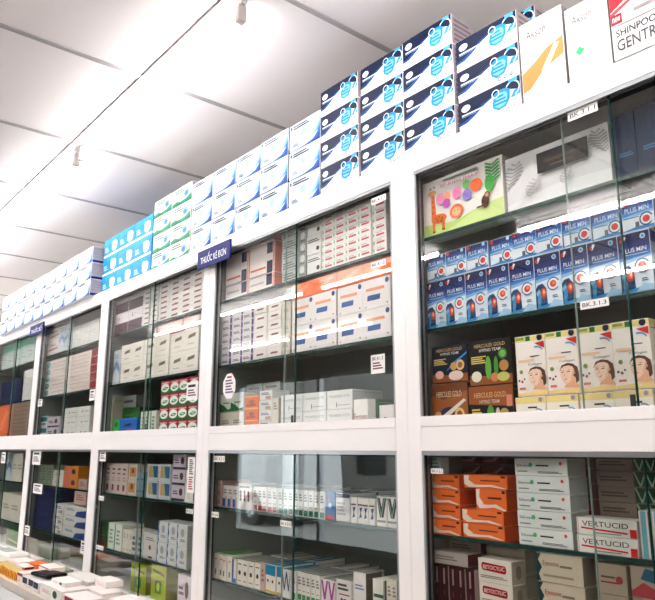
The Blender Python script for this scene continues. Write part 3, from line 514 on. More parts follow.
# ------------------------------------------------------------------ fluorescent tubes
def tube_lamp(x0, y, label, L=1.2):
    root = empty('fluorescent_lamp', (x0, y, ZC), label=label, category='lamp', group='fluorescent tubes under the ceiling')
    MB().box((0, -.010, -.014), (L, .010, 0), WHITE, ch=.002).build('housing', root)
    t = MB().cyl((.03, 0, -.046), (L - .03, 0, -.046), .013, TUBE).build('tube', root)
    for a in (0, L - .03):
        MB().box((a, -.013, -.064), (a + .024, .013, -.014), LAMP, ch=.002).build('lamp_holder', root)
    return root
rows = {-.365: ('first', [-6.38, -5.14, -3.9, -2.66, -1.42, -.10, 1.14]), -1.775: ('second', [-5.3, -3.95, -2.58, -.88, .5, 1.85]), -3.02: ('third', [-5.8, -4.5, -1.235, .05, 1.3])}
ordn = ['far left', 'second from left', 'third from left', 'fourth from left', 'fifth from left', 'sixth from left', 'seventh from left']
for y, (nm, xs) in rows.items():
    for i, x in enumerate(xs):
        tube_lamp(x, y, 'white fluorescent tube lamp, %s, %s ceiling row from the cabinets' % (ordn[i], nm))

# ------------------------------------------------------------------ the display cabinets
Z = dict(base=.93, d0=1.5, d1=1.557, top0=2.211, top1=2.262)
CABN = {1: 'rightmost', 2: 'second from right', 3: 'middle', 4: 'fourth from right', 5: 'fifth from right', 6: 'sixth from right'}
SW = .0415
def cabinet(i):
    x0 = -float(i - 1)
    root = empty('display_cabinet', (x0, 0, Z['base']), label='white glass fronted medicine display cabinet, %s' % CABN[i], category='cabinet', group='row of white display cabinets')
    zb = Z['base']
    def P(name, mb, parent=root): return mb.build(name, parent)
    B = lambda a, b, m=WHITE, ch=0: MB().box((a[0], a[1], a[2] - zb), (b[0], b[1], b[2] - zb), m, ch)
    P('stile', B((0, 0, zb), (SW, .032, Z['top1']), WHITE, .0012)); P('stile', B((1 - SW, 0, zb), (1, .032, Z['top1']), WHITE, .0012))
    P('top_rail', B((SW, 0, Z['top0']), (1 - SW, .032, Z['top1'])))
    mr = P('middle_rail', B((SW, 0, Z['d0']), (1 - SW, .032, Z['d1']), WHITE, .001))
    P('side_panel', B((0, .032, zb), (.018, .40, Z['top1']), INNER)); P('side_panel', B((.982, .032, zb), (1, .40, Z['top1']), INNER))
    P('back_panel', B((.018, .388, zb), (.982, .40, Z['top1']), BACK))
    P('top_panel', B((.018, .032, Z['top0'] + .037), (.982, .388, Z['top1'])))
    P('middle_panel', B((.018, .032, Z['d1'] - .014), (.982, .388, Z['d1'])))
    P('bottom_panel', B((.018, .032, zb), (.982, .388, zb + .004)))
    for z in (2.040, 1.800, 1.309, 1.075):
        s = P('shelf', B((.019, .046, z - .008), (.981, .385, z - .0005), SHELF_GLASS))
        e = P('shelf_edge', B((.019, .0445, z - .0085), (.981, .0458, z - .0004), GLASS_EDGE), s)
        e['label'] = 'dark green polished front edge'
    for z0, z1, nm in ((Z['d1'], Z['top0'], 'u'), (zb + .004, Z['d0'], 'l')):
        # aluminium channel the doors run in, then the two sliding panes
        fr = MB()
        for xa in (SW, 1 - SW - .006): fr.box((xa, .002, z0 - zb), (xa + .006, .006, z1 - zb), ALU); fr.box((xa, .016, z0 - zb), (xa + .006, .020, z1 - zb), ALU); fr.box((xa, .006, z0 - zb), (xa + .004, .016, z1 - zb), BLACK); fr.box((xa, .026, z0 - zb), (xa + .004, .031, z1 - zb), BLACK)
        fr.box((SW, .001, z1 - zb - .010), (1 - SW, .006, z1 - zb), ALU); fr.box((SW, .014, z1 - zb - .010), (1 - SW, .019, z1 - zb), ALU); fr.box((SW, .026, z1 - zb - .014), (1 - SW, .031, z1 - zb), BLACK)
        P('door_track', fr)
        sill = .024 if nm == 'u' else .01
        P('sill_track', B((SW, -.001, z0), (1 - SW, .030, z0 + sill), WHITE, .001))
        for k, (a, b, y) in enumerate(((SW + .006, {1: .570, 2: .528, 3: .525, 4: .52}.get(i, .53), .008), (.455, 1 - SW - .006, .021))):
            d = P('sliding_door', B((a, y, z0 + sill), (b, y + .005, z1 - .004), PANE))
            ed = MB()
            xe = b if k == 0 else a
            et = .0012 if k == 0 else .0006
            ed.box((xe - et, y - .0002, z0 + sill - zb), (xe + et, y + .0052, z1 - zb - .004), GLASS_EDGE if k == 0 else GLASS_PALE)
            P('polished_edge', ed, d)
            if nm == 'u': P('door_stop', B(((b - .012) if k == 0 else (b - .012), y - .004, z0 + sill), ((b - .002), y - .0005, z0 + sill + .022), BLACK, .0008), d)
    return root
for i in range(1, 7): cabinet(i)

# the counter they stand on, with base cupboards
root = empty('counter', (-6, -.262, 0), label='long cream counter with a ledge below the glass cabinets', category='counter')
TOP = plain('counter_top_laminate', '#CFC2B6', .35, var=.03)
MB().box((0, 0, .895), (7.0, .66, .929), TOP, .002).build('worktop', root)
MB().box((0, .03, .08), (7.0, .66, .895), WHITE).build('cupboard_body', root)
MB().box((0, .06, 0), (7.0, .66, .08), BLACK).build('plinth', root)
for i in range(7):
    for a, b in ((.006, .497), (.503, .994)):
        d = MB().box((i + a, .012, .09), (i + b, .03, .885), WHITE, .002).build('door', root)
        MB().cyl((i + (b - .04 if a < .1 else a + .04), -.004, .60), (i + (b - .04 if a < .1 else a + .04), -.004, .72), .005, ALU, 8).build('handle', d)

# ------------------------------------------------------------------ the stock
RUNS = [
(0, 'T', 'mask_blue_far', -3.8075, 0.1832, 9, 2.262, 0.0863, 3, -0.02, 0.09, 0, None),
(0, 'T', 'mask_cyan', -2.1418, 0.1892, 3, 2.262, 0.096, 3, 0.03, 0.1, 0, None),
(0, 'T', 'mask_green', -1.5481, 0.1726, 2, 2.262, 0.0813, 4, 0.02, 0.1, 0, None),
(0, 'T', 'mask_blue', -1.1841, 0.1654, 5, 2.262, 0.0985, 3, 0.012, 0.1, 0, None),
(0, 'T', 'mask_navy', -0.3499, 0.1778, 3, 2.262, 0.0858, 4, 0.01, 0.095, 0, None),
(0, 'T', 'mask_navy', 0.1866, 0.1852, 1, 2.262, 0.0841, 3, 0.01, 0.095, 0, 1),
(0, 'T', 'mask_navy', 0.1671, 0.181, 1, 2.262, 0.0834, 4, 0.13, 0.095, 0, 2),
(0, 'T', 'akson_orange', 0.3779, 0.1109, 1, 2.262, 0.1956, 1, 0.005, 0.2, 0, None),
(0, 'T', 'akson_green', 0.493, 0.0979, 1, 2.262, 0.1726, 1, 0.002, 0.2, 0, None),
(0, 'T', 'gentri', 0.5941, 0.1654, 1, 2.262, 0.1843, 1, 0.0, 0.2, 0, None),
(1, 'A', 'kids_jelly', 0.0263, 0.2553, 1, 2.04, 0.151, 1, 0.05, 0.06, 0, None),
(1, 'A', 'silver_gift', 0.2843, 0.2589, 1, 2.04, 0.1334, 1, 0.05, 0.08, 0, None),
(1, 'A', 'navy_gift', 0.5496, 0.0489, 3, 2.04, 0.135, 1, 0.05, 0.15, 0, None),
(1, 'B', 'plus_min', 0.0281, 0.0642, 9, 1.8, 0.1216, 1, 0.05, 0.05, 0, None),
(1, 'B', 'plus_flat', 0.0307, 0.0652, 9, 1.9236, 0.0657, 1, 0.053, 0.05, 0, None),
(1, 'C', 'herb_flat_blue', 0.0342, 0.1143, 1, 1.562, 0.0985, 1, 0.05, 0.09, 0, None),
(1, 'C', 'herb_flat_green', 0.1499, 0.1251, 1, 1.562, 0.0844, 1, 0.05, 0.09, 0, None),
(1, 'C', 'herb_blue', 0.0387, 0.1125, 1, 1.6617, 0.0908, 1, 0.05, 0.06, 0, None),
(1, 'C', 'herb_green', 0.1534, 0.1212, 1, 1.6476, 0.1049, 1, 0.05, 0.06, 0, None),
(1, 'C', 'collagen_flat', 0.2789, 0.0755, 4, 1.562, 0.053, 1, 0.05, 0.1, 0, None),
(1, 'C', 'collagen', 0.2807, 0.0762, 4, 1.6162, 0.1333, 1, 0.053, 0.05, 0, None),
(1, 'D', 'orange_swoosh', 0.021, 0.0927, 1, 1.309, 0.034, 4, 0.05, 0.1, 0, None),
(1, 'D', 'orange_swoosh', 0.1152, 0.115, 1, 1.309, 0.0314, 2, 0.05, 0.1, 0, 1),
(1, 'D', 'orange_swoosh', 0.1545, 0.0838, 1, 1.3707, 0.047, 1, 0.05, 0.08, 0, 2),
(1, 'D', 'orange_swoosh', 0.1227, 0.1215, 1, 1.4174, 0.0303, 1, 0.05, 0.08, 0, 3),
(1, 'D', 'teal_panel', 0.0225, 0.0381, 1, 1.4461, 0.0581, 1, 0.05, 0.03, 0, None),
(1, 'D', 'dim_orange', 0.021, 0.0647, 2, 1.309, 0.0317, 6, 0.17, 0.1, 0, None),
(1, 'D', 'white_dots', 0.267, 0.1278, 1, 1.309, 0.0353, 5, 0.05, 0.07, 0, None),
(1, 'D', 'dark_red', 0.3483, 0.0516, 1, 1.309, 0.0311, 6, 0.14, 0.1, 0, None),
(1, 'D', 'tan_green', 0.4104, 0.1282, 1, 1.309, 0.0305, 6, 0.125, 0.12, 0, None),
(1, 'D', 'vertucid', 0.4034, 0.1238, 1, 1.309, 0.0329, 2, 0.05, 0.05, 0, None),
(1, 'D', 'cyan_stripe', 0.5291, 0.0243, 2, 1.309, 0.0854, 1, 0.05, 0.06, 0, None),
(1, 'E', 'maroon_marks', 0.021, 0.0243, 5, 1.075, 0.0835, 2, 0.05, 0.1, 0, None),
(1, 'E', 'white_redend', 0.021, 0.1063, 1, 1.2432, 0.0283, 1, 0.05, 0.05, 0, None),
(1, 'E', 'white_redend', 0.021, 0.0972, 1, 1.2625, 0.0307, 1, 0.11, 0.05, 0, 1),
(1, 'E', 'betocylic', 0.1558, 0.0894, 1, 1.075, 0.0488, 4, 0.05, 0.05, 0, None),
(1, 'E', 'cream_plain', 0.111, 0.1115, 1, 1.075, 0.0526, 4, 0.13, 0.06, 0, None),
(1, 'E', 'teal_text', 0.3065, 0.1052, 1, 1.075, 0.0566, 4, 0.05, 0.05, 0, None),
(1, 'E', 'tan_redlogo', 0.4395, 0.0585, 1, 1.075, 0.0545, 4, 0.05, 0.08, 0, None),
(1, 'E', 'pink_blue', 0.5035, 0.0491, 1, 1.075, 0.0552, 4, 0.05, 0.08, 0, None),
(2, 'A', 'navy_corner_low', -0.9596, 0.1553, 2, 2.04, 0.0513, 1, 0.05, 0.13, 0, None),
(2, 'A', 'navy_corner', -0.9628, 0.1561, 2, 2.0924, 0.1103, 1, 0.05, 0.13, 0, None),
(2, 'A', 'navy_corner_low', -0.9694, 0.1579, 2, 2.204, 0.0346, 1, 0.05, 0.13, 0, 1),
(2, 'A', 'grey_text', -0.6089, 0.0905, 1, 2.04, 0.0364, 5, 0.05, 0.1, 0, None),
(2, 'A', 'grey_pattern', -0.5104, 0.0366, 1, 2.04, 0.0379, 5, 0.05, 0.1, 0, None),
(2, 'A', 'white_blackmark', -0.4713, 0.0703, 1, 2.04, 0.0628, 3, 0.05, 0.1, 0, None),
(2, 'A', 'mini_red', -0.3985, 0.0571, 5, 2.04, 0.0224, 8, 0.05, 0.1, 0, None),
(2, 'B', 'purple_side', -0.979, 0.0719, 3, 1.8, 0.0246, 8, 0.05, 0.1, 0, None),
(2, 'B', 'maroon_text', -0.7603, 0.0771, 2, 1.8, 0.0311, 6, 0.05, 0.1, 0, None),
(2, 'B', 'cream_plain', -0.6033, 0.0488, 1, 1.8, 0.058, 3, 0.05, 0.1, 0, None),
(2, 'B', 'blue_bar', -0.5465, 0.1124, 4, 1.8, 0.0853, 2, 0.05, 0.12, 0, None),
(2, 'B', 'orange_plain', -0.5495, 0.1144, 4, 1.9718, 0.0495, 1, 0.05, 0.12, 0, None),
(2, 'C', 'cream_plain', -0.979, 0.0837, 2, 1.562, 0.0691, 1, 0.05, 0.08, 0, None),
(2, 'C', 'cream_green', -0.979, 0.082, 2, 1.6321, 0.0637, 1, 0.05, 0.08, 0, None),
(2, 'C', 'orange_small', -0.8055, 0.0814, 1, 1.562, 0.0399, 3, 0.05, 0.07, 0, None),
(2, 'C', 'white_mixed', -0.7212, 0.0742, 1, 1.562, 0.0328, 4, 0.05, 0.07, 0, None),
(2, 'C', 'cream_tall', -0.6442, 0.0357, 1, 1.562, 0.1037, 1, 0.05, 0.05, 0, None),
(2, 'C', 'grey_tray', -0.8757, 0.1001, 2, 1.6949, 0.0319, 1, 0.1, 0.1, 0, None),
(2, 'C', 'big_white', -0.6031, 0.114, 3, 1.562, 0.0544, 2, 0.05, 0.12, 0, None),
(2, 'C', 'red_word', -0.2527, 0.0588, 1, 1.562, 0.0774, 1, 0.05, 0.03, 0, None),
(2, 'C', 'green_plain', -0.2219, 0.0339, 1, 1.562, 0.0783, 1, 0.08, 0.06, 0, None),
(2, 'C', 'black_word', -0.153, 0.0561, 1, 1.562, 0.0573, 1, 0.05, 0.04, 0, None),
(2, 'D', 'pink_dim', -0.979, 0.0366, 1, 1.309, 0.0292, 3, 0.05, 0.12, 0, None),
(2, 'D', 'blue_red_foot', -0.9391, 0.0342, 3, 1.309, 0.0729, 1, 0.05, 0.1, 1, None),
(2, 'D', 'dot_rows', -0.8304, 0.0781, 1, 1.309, 0.0836, 1, 0.05, 0.1, 1, None),
(2, 'D', 'red_foot', -0.7494, 0.0284, 5, 1.309, 0.0771, 1, 0.05, 0.1, 1, None),
(2, 'D', 'teal_foot', -0.6023, 0.0248, 9, 1.309, 0.077, 1, 0.05, 0.1, 1, None),
(2, 'D', 'blue_red_tall', -0.3749, 0.0394, 1, 1.309, 0.0783, 1, 0.05, 0.1, 1, None),
(2, 'D', 'navy_top', -0.3333, 0.0608, 1, 1.309, 0.0762, 1, 0.05, 0.1, 1, None),
(2, 'D', 'swoosh', -0.2705, 0.025, 4, 1.309, 0.0685, 1, 0.05, 0.1, 1, None),
(2, 'D', 'zigzag_green', -0.1686, 0.039, 2, 1.309, 0.0751, 1, 0.05, 0.1, 1, None),
(2, 'E', 'green_top', -0.979, 0.0294, 4, 1.075, 0.0839, 1, 0.05, 0.12, 0, None),
(2, 'E', 'blue_spine', -0.8583, 0.0275, 1, 1.075, 0.0758, 1, 0.05, 0.12, 0, None),
(2, 'E', 'brown_dot', -0.8278, 0.0325, 4, 1.075, 0.0778, 1, 0.05, 0.12, 1, None),
(2, 'E', 'pink_dim', -0.695, 0.0246, 1, 1.075, 0.0828, 1, 0.05, 0.1, 0, None),
(2, 'E', 'cyan_yellow', -0.6677, 0.0288, 3, 1.075, 0.0831, 1, 0.05, 0.12, 1, None),
(2, 'E', 'zigzag_blue', -0.5787, 0.0448, 1, 1.075, 0.0796, 1, 0.05, 0.12, 0, None),
(2, 'E', 'green_foot', -0.5314, 0.0221, 6, 1.075, 0.0803, 1, 0.05, 0.12, 1, None),
(2, 'E', 'zigzag_magenta', -0.3969, 0.0322, 2, 1.075, 0.0763, 1, 0.05, 0.12, 0, None),
(2, 'E', 'text_blue', -0.3304, 0.063, 1, 1.075, 0.0851, 1, 0.05, 0.12, 0, None),
(2, 'E', 'white_tall', -0.2634, 0.0502, 1, 1.075, 0.112, 1, 0.05, 0.06, 0, None),
(2, 'E', 'green_word', -0.187, 0.0435, 1, 1.075, 0.1048, 1, 0.05, 0.1, 0, None),
(2, 'E', 'cream_tall', -0.1364, 0.0208, 2, 1.075, 0.1117, 1, 0.05, 0.1, 0, None),
(3, 'A', 'purple_half', -1.979, 0.1519, 2, 2.04, 0.0977, 2, 0.05, 0.12, 0, None),
(3, 'A', 'mini_dark', -1.67, 0.0725, 2, 2.04, 0.0232, 9, 0.05, 0.1, 0, None),
(3, 'A', 'mini_maroon', -1.5153, 0.0972, 4, 2.04, 0.0226, 9, 0.05, 0.1, 0, None),
(3, 'B', 'blue_white', -1.961, 0.0756, 1, 1.8, 0.1609, 1, 0.05, 0.08, 0, None),
(3, 'B', 'brown_mark', -1.8797, 0.1222, 6, 1.8, 0.088, 2, 0.05, 0.12, 0, None),
(3, 'B', 'orange_brown', -1.5304, 0.1223, 3, 1.9703, 0.0512, 1, 0.052, 0.12, 0, None),
(3, 'C', 'cream_tall', -1.979, 0.0161, 1, 1.562, 0.1883, 1, 0.06, 0.05, 0, None),
(3, 'C', 'bright_green', -1.9328, 0.0797, 1, 1.562, 0.0745, 1, 0.05, 0.05, 0, None),
(3, 'C', 'blue_plain', -1.8476, 0.1911, 1, 1.562, 0.0763, 1, 0.05, 0.05, 0, None),
(3, 'C', 'green_plain', -1.979, 0.2061, 1, 1.562, 0.1294, 1, 0.11, 0.08, 0, None),
(3, 'C', 'grey_tray', -1.979, 0.1559, 1, 1.6933, 0.0565, 1, 0.11, 0.08, 0, None),
(3, 'C', 'white_green', -1.6414, 0.0514, 3, 1.562, 0.0997, 1, 0.05, 0.08, 0, None),
(3, 'C', 'red_green', -1.4549, 0.0801, 4, 1.562, 0.0542, 4, 0.05, 0.09, 0, None),
(3, 'D', 'pink_dots', -1.979, 0.0628, 4, 1.309, 0.1311, 1, 0.05, 0.1, 0, None),
(3, 'D', 'white_orange', -1.7226, 0.0862, 1, 1.309, 0.0655, 2, 0.05, 0.1, 0, None),
(3, 'D', 'bluish', -1.6314, 0.0728, 1, 1.309, 0.0497, 2, 0.05, 0.1, 0, None),
(3, 'D', 'sunset', -1.5302, 0.1019, 2, 1.309, 0.0671, 2, 0.05, 0.08, 0, None),
(3, 'D', 'purple_white', -1.3181, 0.1051, 1, 1.309, 0.058, 3, 0.05, 0.08, 0, None),
(3, 'D', 'white_tall', -1.2091, 0.0652, 1, 1.309, 0.1174, 1, 0.05, 0.08, 0, None),
(3, 'E', 'green_red', -1.979, 0.0667, 1, 1.075, 0.1088, 1, 0.05, 0.1, 0, None),
(3, 'E', 'white_green', -1.9067, 0.0813, 2, 1.075, 0.1082, 1, 0.05, 0.1, 0, None),
(3, 'E', 'cream_tall', -1.7388, 0.032, 3, 1.075, 0.0927, 1, 0.05, 0.1, 0, None),
(3, 'E', 'grey_text', -1.6377, 0.0456, 2, 1.075, 0.0933, 1, 0.05, 0.1, 0, None),
(3, 'E', 'white_reddot', -1.5418, 0.1219, 1, 1.075, 0.0977, 1, 0.05, 0.1, 0, None),
(3, 'E', 'blue_wave', -1.4112, 0.0809, 3, 1.075, 0.0765, 2, 0.05, 0.08, 0, None),
(3, 'F', 'yellow_green', -1.6419, 0.1415, 1, 0.9345, 0.1102, 1, 0.05, 0.06, 0, None),
(3, 'F', 'yellow_green', -1.4555, 0.1279, 1, 0.9345, 0.1285, 1, 0.05, 0.12, 0, 1),
(3, 'F', 'purple_white', -1.224, 0.0975, 1, 0.9345, 0.1217, 1, 0.05, 0.12, 0, None),
(4, 'A', 'red_band', -2.979, 0.1905, 1, 2.04, 0.0773, 2, 0.05, 0.1, 0, None),
(4, 'A', 'blue_white', -2.7801, 0.0933, 2, 2.04, 0.1511, 1, 0.05, 0.1, 0, None),
(4, 'A', 'white_plain', -2.5624, 0.1238, 3, 2.04, 0.1201, 1, 0.05, 0.1, 0, None),
(4, 'B', 'teal_disc', -2.979, 0.3784, 1, 1.8, 0.0409, 5, 0.05, 0.1, 0, None),
(4, 'B', 'red_end', -2.585, 0.4258, 1, 1.8, 0.0405, 5, 0.05, 0.1, 0, None),
(4, 'C', 'teal_white', -2.979, 0.1086, 1, 1.562, 0.0635, 2, 0.05, 0.08, 0, None),
(4, 'C', 'purple_white', -2.8618, 0.1918, 1, 1.562, 0.0579, 2, 0.05, 0.08, 0, None),
(4, 'C', 'flat_white', -2.5832, 0.1826, 2, 1.562, 0.0515, 3, 0.05, 0.1, 0, None),
(4, 'D', 'green_pale', -2.979, 0.0921, 3, 1.309, 0.1097, 1, 0.05, 0.1, 0, None),
(4, 'D', 'cream_plain', -2.6946, 0.1643, 1, 1.309, 0.0418, 2, 0.05, 0.1, 0, None),
(4, 'D', 'orange_yellow', -2.5153, 0.2013, 1, 1.309, 0.054, 2, 0.05, 0.1, 0, None),
(4, 'D', 'pink_dim', -2.3071, 0.1136, 1, 1.309, 0.049, 1, 0.05, 0.1, 0, None),
(4, 'E', 'navy_carton', -2.963, 0.3209, 1, 1.075, 0.058, 4, 0.05, 0.12, 0, None),
(4, 'E', 'white_mixed', -2.6342, 0.1452, 1, 1.075, 0.0492, 3, 0.05, 0.1, 0, None),
(4, 'E', 'blue_half', -2.4743, 0.3025, 1, 1.075, 0.0506, 3, 0.05, 0.1, 0, None),
(4, 'E', 'pink_dim', -2.3535, 0.1618, 1, 1.236, 0.062, 1, 0.05, 0.09, 0, None),
(4, 'F', 'green_pale', -2.979, 0.114, 3, 0.9345, 0.0588, 1, 0.05, 0.1, 0, None),
(5, 'A', 'green_upper', -3.979, 0.1501, 5, 2.04, 0.1743, 1, 0.05, 0.1, 0, None),
(5, 'B', 'navy_carton', -3.9073, 0.4852, 1, 1.8, 0.0496, 3, 0.05, 0.12, 0, None),
(5, 'B', 'white_plain', -3.4008, 0.1842, 1, 1.8, 0.0634, 3, 0.05, 0.1, 0, None),
(5, 'C', 'orange_plain', -3.9179, 0.2886, 1, 1.562, 0.2456, 1, 0.05, 0.12, 0, None),
(5, 'C', 'brown_grid', -3.595, 0.3714, 1, 1.562, 0.2268, 1, 0.05, 0.12, 0, None),
(5, 'D', 'blue_white', -3.5851, 0.1111, 1, 1.309, 0.1762, 1, 0.05, 0.1, 0, None),
(5, 'D', 'cream_plain', -3.4631, 0.1095, 2, 1.309, 0.1704, 1, 0.05, 0.1, 0, None),
(5, 'E', 'cream_plain', -3.637, 0.2141, 2, 1.075, 0.1572, 1, 0.05, 0.1, 0, None),
(5, 'F', 'green_plain', -3.4513, 0.2487, 1, 0.9345, 0.1044, 1, 0.05, 0.1, 0, None),
]
TAGS = [
(0.5138, 2.1901, 0.0674, 0.0207, 'BK.3.1.1', 'tag'),
(0.5035, 1.7839, 0.0599, 0.0167, 'BK.3.1.3', 'tag'),
(-0.0962, 2.1756, 0.059, 0.0188, 'BK.4.1.1', 'tag'),
(-0.1005, 1.9931, 0.058, 0.0166, 'BK.4.1.2', 'tag'),
(-0.1088, 1.7226, 0.0527, 0.0497, 'BK.4.1.3', 'note'),
(-0.844, 1.7153, 0.0783, 0.0857, '', 'octagon'),
(-1.1046, 1.7149, 0.0845, 0.0669, '', 'note'),
(-0.8943, 1.4711, 0.0725, 0.0199, 'BK.4.2.1', 'tag'),
(-0.9082, 1.2875, 0.0458, 0.0176, 'BK.4.2.4', 'tag'),
(-0.5066, 1.2905, 0.0543, 0.0167, 'BK.4.2.3', 'tag'),
(-1.9131, 1.4711, 0.0701, 0.0441, '', 'note'),
(-1.8971, 1.2886, 0.0572, 0.0191, 'BK.5.2.1', 'tag'),
(-1.0856, 1.4129, 0.0518, 0.1253, '', 'list'),
(-1.0855, 1.287, 0.0512, 0.0153, 'BK.5.2.2', 'tag'),
(-2.8605, 1.4553, 0.1416, 0.0759, '', 'note'),
(-2.7953, 1.2911, 0.1538, 0.052, '', 'note'),
(-2.9126, 1.0625, 0.0884, 0.0512, '', 'note'),
(-2.0626, 1.0621, 0.0732, 0.0551, '', 'note'),
(-2.886, 1.7609, 0.0728, 0.0402, '', 'note'),
(-2.0965, 1.7592, 0.065, 0.0534, '', 'note'),
(-3.5211, 1.4489, 0.0906, 0.0674, '', 'note'),
(0.0824, 1.4545, 0.0367, 0.0113, 'BK.3.2.1', 'tag'),
(-1.8759, 1.0816, 0.0781, 0.0163, 'BK.5.2.4', 'tag'),
]

ORD = ['first', 'second', 'third', 'fourth', 'fifth', 'sixth', 'seventh', 'eighth', 'ninth', 'tenth', 'eleventh']
SHN = {'A': 'top shelf', 'B': 'second shelf', 'C': 'third shelf', 'D': 'fourth shelf', 'E': 'fifth shelf', 'F': 'cabinet floor', 'T': 'cabinet top'}
CB = {1: 'rightmost cabinet', 2: 'second cabinet', 3: 'third cabinet', 4: 'fourth cabinet', 5: 'fifth cabinet'}
EXTRA = {('mask_navy', 1): 'navy mask box in the lower stack beside Akson carton', ('mask_navy', 2): 'navy mask box in stack behind the Akson carton',
         ('orange_swoosh', 1): 'orange swoosh box, right pair', ('orange_swoosh', 2): 'taller orange box shifted right on pair', ('orange_swoosh', 3): 'orange box topmost of right stack',
         ('yellow_green', 1): 'lime yellow box, nearer post', ('navy_corner_low', 1): 'uppermost shallow white box with navy square', ('white_redend', 1): 'upper rear whitish box with dark red end'}
DEEP = {'A': .12, 'B': .12, 'C': .1, 'D': .1, 'E': .1, 'F': .1, 'T': .1}
USED = {}
def place(kindname, x, y, z, w, d, h, label, group, rz=0.0):
    k = K[kindname]
    o = bpy.data.objects.new(k['obj'], box_mesh(kindname, w, d, h))
    COL.objects.link(o); o.location = (x, y, z); o.rotation_euler = (0, 0, rz)
    o['label'] = label; o['category'] = k['cat']
    if group: o['group'] = group
    return o
for (cab, sh, kn, X0, w, nc, zb, h, nr, y, dep, rear, look) in RUNS:
    base_look = EXTRA.get((kn, look), K[kn]['look'])
    where = 'on the %s' % SHN[sh] if sh == 'T' else '%s, %s' % (SHN[sh], CB[cab])
    dep = dep or DEEP[sh]
    lim = {'A': 2.246, 'B': 2.029, 'C': 1.789, 'D': 1.541, 'E': 1.298, 'F': 1.064, 'T': 9}[sh]
    if zb + h * nr > lim: h = (lim - zb) / nr
    grp = '%s %s' % (K[kn]['look'], where) if nc * nr > 1 else None
    for c in range(nc):
        jy = random.uniform(-.003, .003) if (w > .05 or sh in 'DE') else random.uniform(-.001, .001)
        for r in range(nr):
            bits = [base_look]
            if nc > 1: bits.append('%s from left' % ORD[c] if nr == 1 else '%s column' % ORD[c])
            if nr > 1: bits.append('%s up' % ORD[r])
            bits.append(where)
            while sum(len(q.split()) for q in bits) > 16: bits[0] = ' '.join(bits[0].split()[:-1])
            jj = jy + (random.uniform(-.0015, .0015) if nr < 8 else random.uniform(-.0006, .0006))
            sq = .975 if kn == 'mask_navy' else .985 if sh == 'T' else .992
            place(kn, X0 + c * w + w * (1 - sq) / 2, y + jj, zb + r * h + .0003, w * sq, dep, h - .0004, ', '.join(bits), grp)
        if rear:
            place(kn, X0 + c * w, y + dep + .012, zb + .0003, w * .99, dep, h * random.uniform(.9, 1.02), ', '.join([' '.join(base_look.split()[:7]), '%s in back row' % ORD[c], where]), grp)

# boxes lying about on the counter ledge (world positions)
ledge = .9295
FORE = [('yellow_front', -2.52, -.245, ledge, .062, .15, .042, 6, 'leftmost row'),
        ('magenta_edge', -2.145, -.248, ledge, .075, .16, .046, 1, 'beside yellow boxes'),
        ('white_pinkprint', -2.47, -.20, ledge + .0428, .15, .08, .014, 1, 'lying across the yellow boxes'),
        ('orange_small', -2.27, -.165, ledge + .0428, .11, .05, .022, 1, 'lying on yellow boxes'),
        ('magenta_edge', -2.145, -.16, ledge + .0468, .14, .07, .02, 1, 'lying on its twin'),
        ('green_pale', -2.50, -.085, ledge, .10, .07, .035, 4, 'behind the yellow boxes'),
        ('red_end', -2.30, -.215, ledge + .0428, .12, .045, .012, 1, 'lying along the yellow boxes'),
        ('white_greenoval', -1.80, -.215, ledge + .0468, .15, .07, .016, 1, 'lying on top of its twin'),
        ('red_band', -1.95, -.10, ledge, .08, .08, .05, 1, 'behind the flat black case'),
        ('dark_window', -2.065, -.250, ledge, .072, .13, .040, 3, 'mid ledge'),
        ('white_greenoval', -1.835, -.245, ledge, .25, .11, .046, 1, 'right of dark window boxes'),
        ('white_plain', -1.86, -.125, ledge, .22, .09, .058, 1, 'ledge, behind green oval box'),
        ('crimson_band', -1.575, -.245, ledge, .17, .09, .040, 1, 'at right end of ledge'),
        ('white_pinkprint', -1.63, -.145, ledge, .18, .075, .045, 1, 'lower one near the post'),
        ('white_pinkprint', -1.66, -.10, ledge + .0458, .13, .07, .024, 1, 'upper one near the post'),
        ('white_pinkprint', -1.40, -.135, ledge, .13, .09, .04, 1, 'rightmost on ledge')]
for kn, x, y, z, w, d, h, cnt, wh in FORE:
    for c in range(cnt):
        lb = [K[kn]['look']] + ([ORD[c] + ' from left'] if cnt > 1 else []) + [wh]
        place(kn, x + c * (w + .001), y + random.uniform(-.003, .003), z + .0003, w, d, h, ', '.join(lb), None, 0.0)
# black flat case lying on the dark window boxes
t = MB(); t.box((0, 0, 0), (.15, .09, .014), card('#17161A', .25), ch=.004); t.poly([(.02, .015, .0143), (.12, .015, .0143), (.12, .07, .0143), (.02, .07, .0143)], card('#4A3A34'))
o = t.build('eyeglasses_case', None, label='flat black case lying on boxes on the counter ledge', category='case'); o.location = (-2.03, -.23, ledge + .0445); o.rotation_euler = (0, 0, .15)
# small white desk device by the fourth post
dv = empty('card_reader', (-2.92, -.16, ledge), label='small white desk device on ledge beside the fourth post', category='device')
MB().box((0, 0, 0), (.30, .11, .055), card('#E9E6E0'), ch=.012).build('body', dv)
MB().box((.05, .01, .0552), (.2, .07, .058), card('#BFC4C2'), ch=.001).build('screen', dv)
MB().cyl((.29, .05, .02), (.335, .03, .02), .006, BLACK, 10).build('plug', dv)

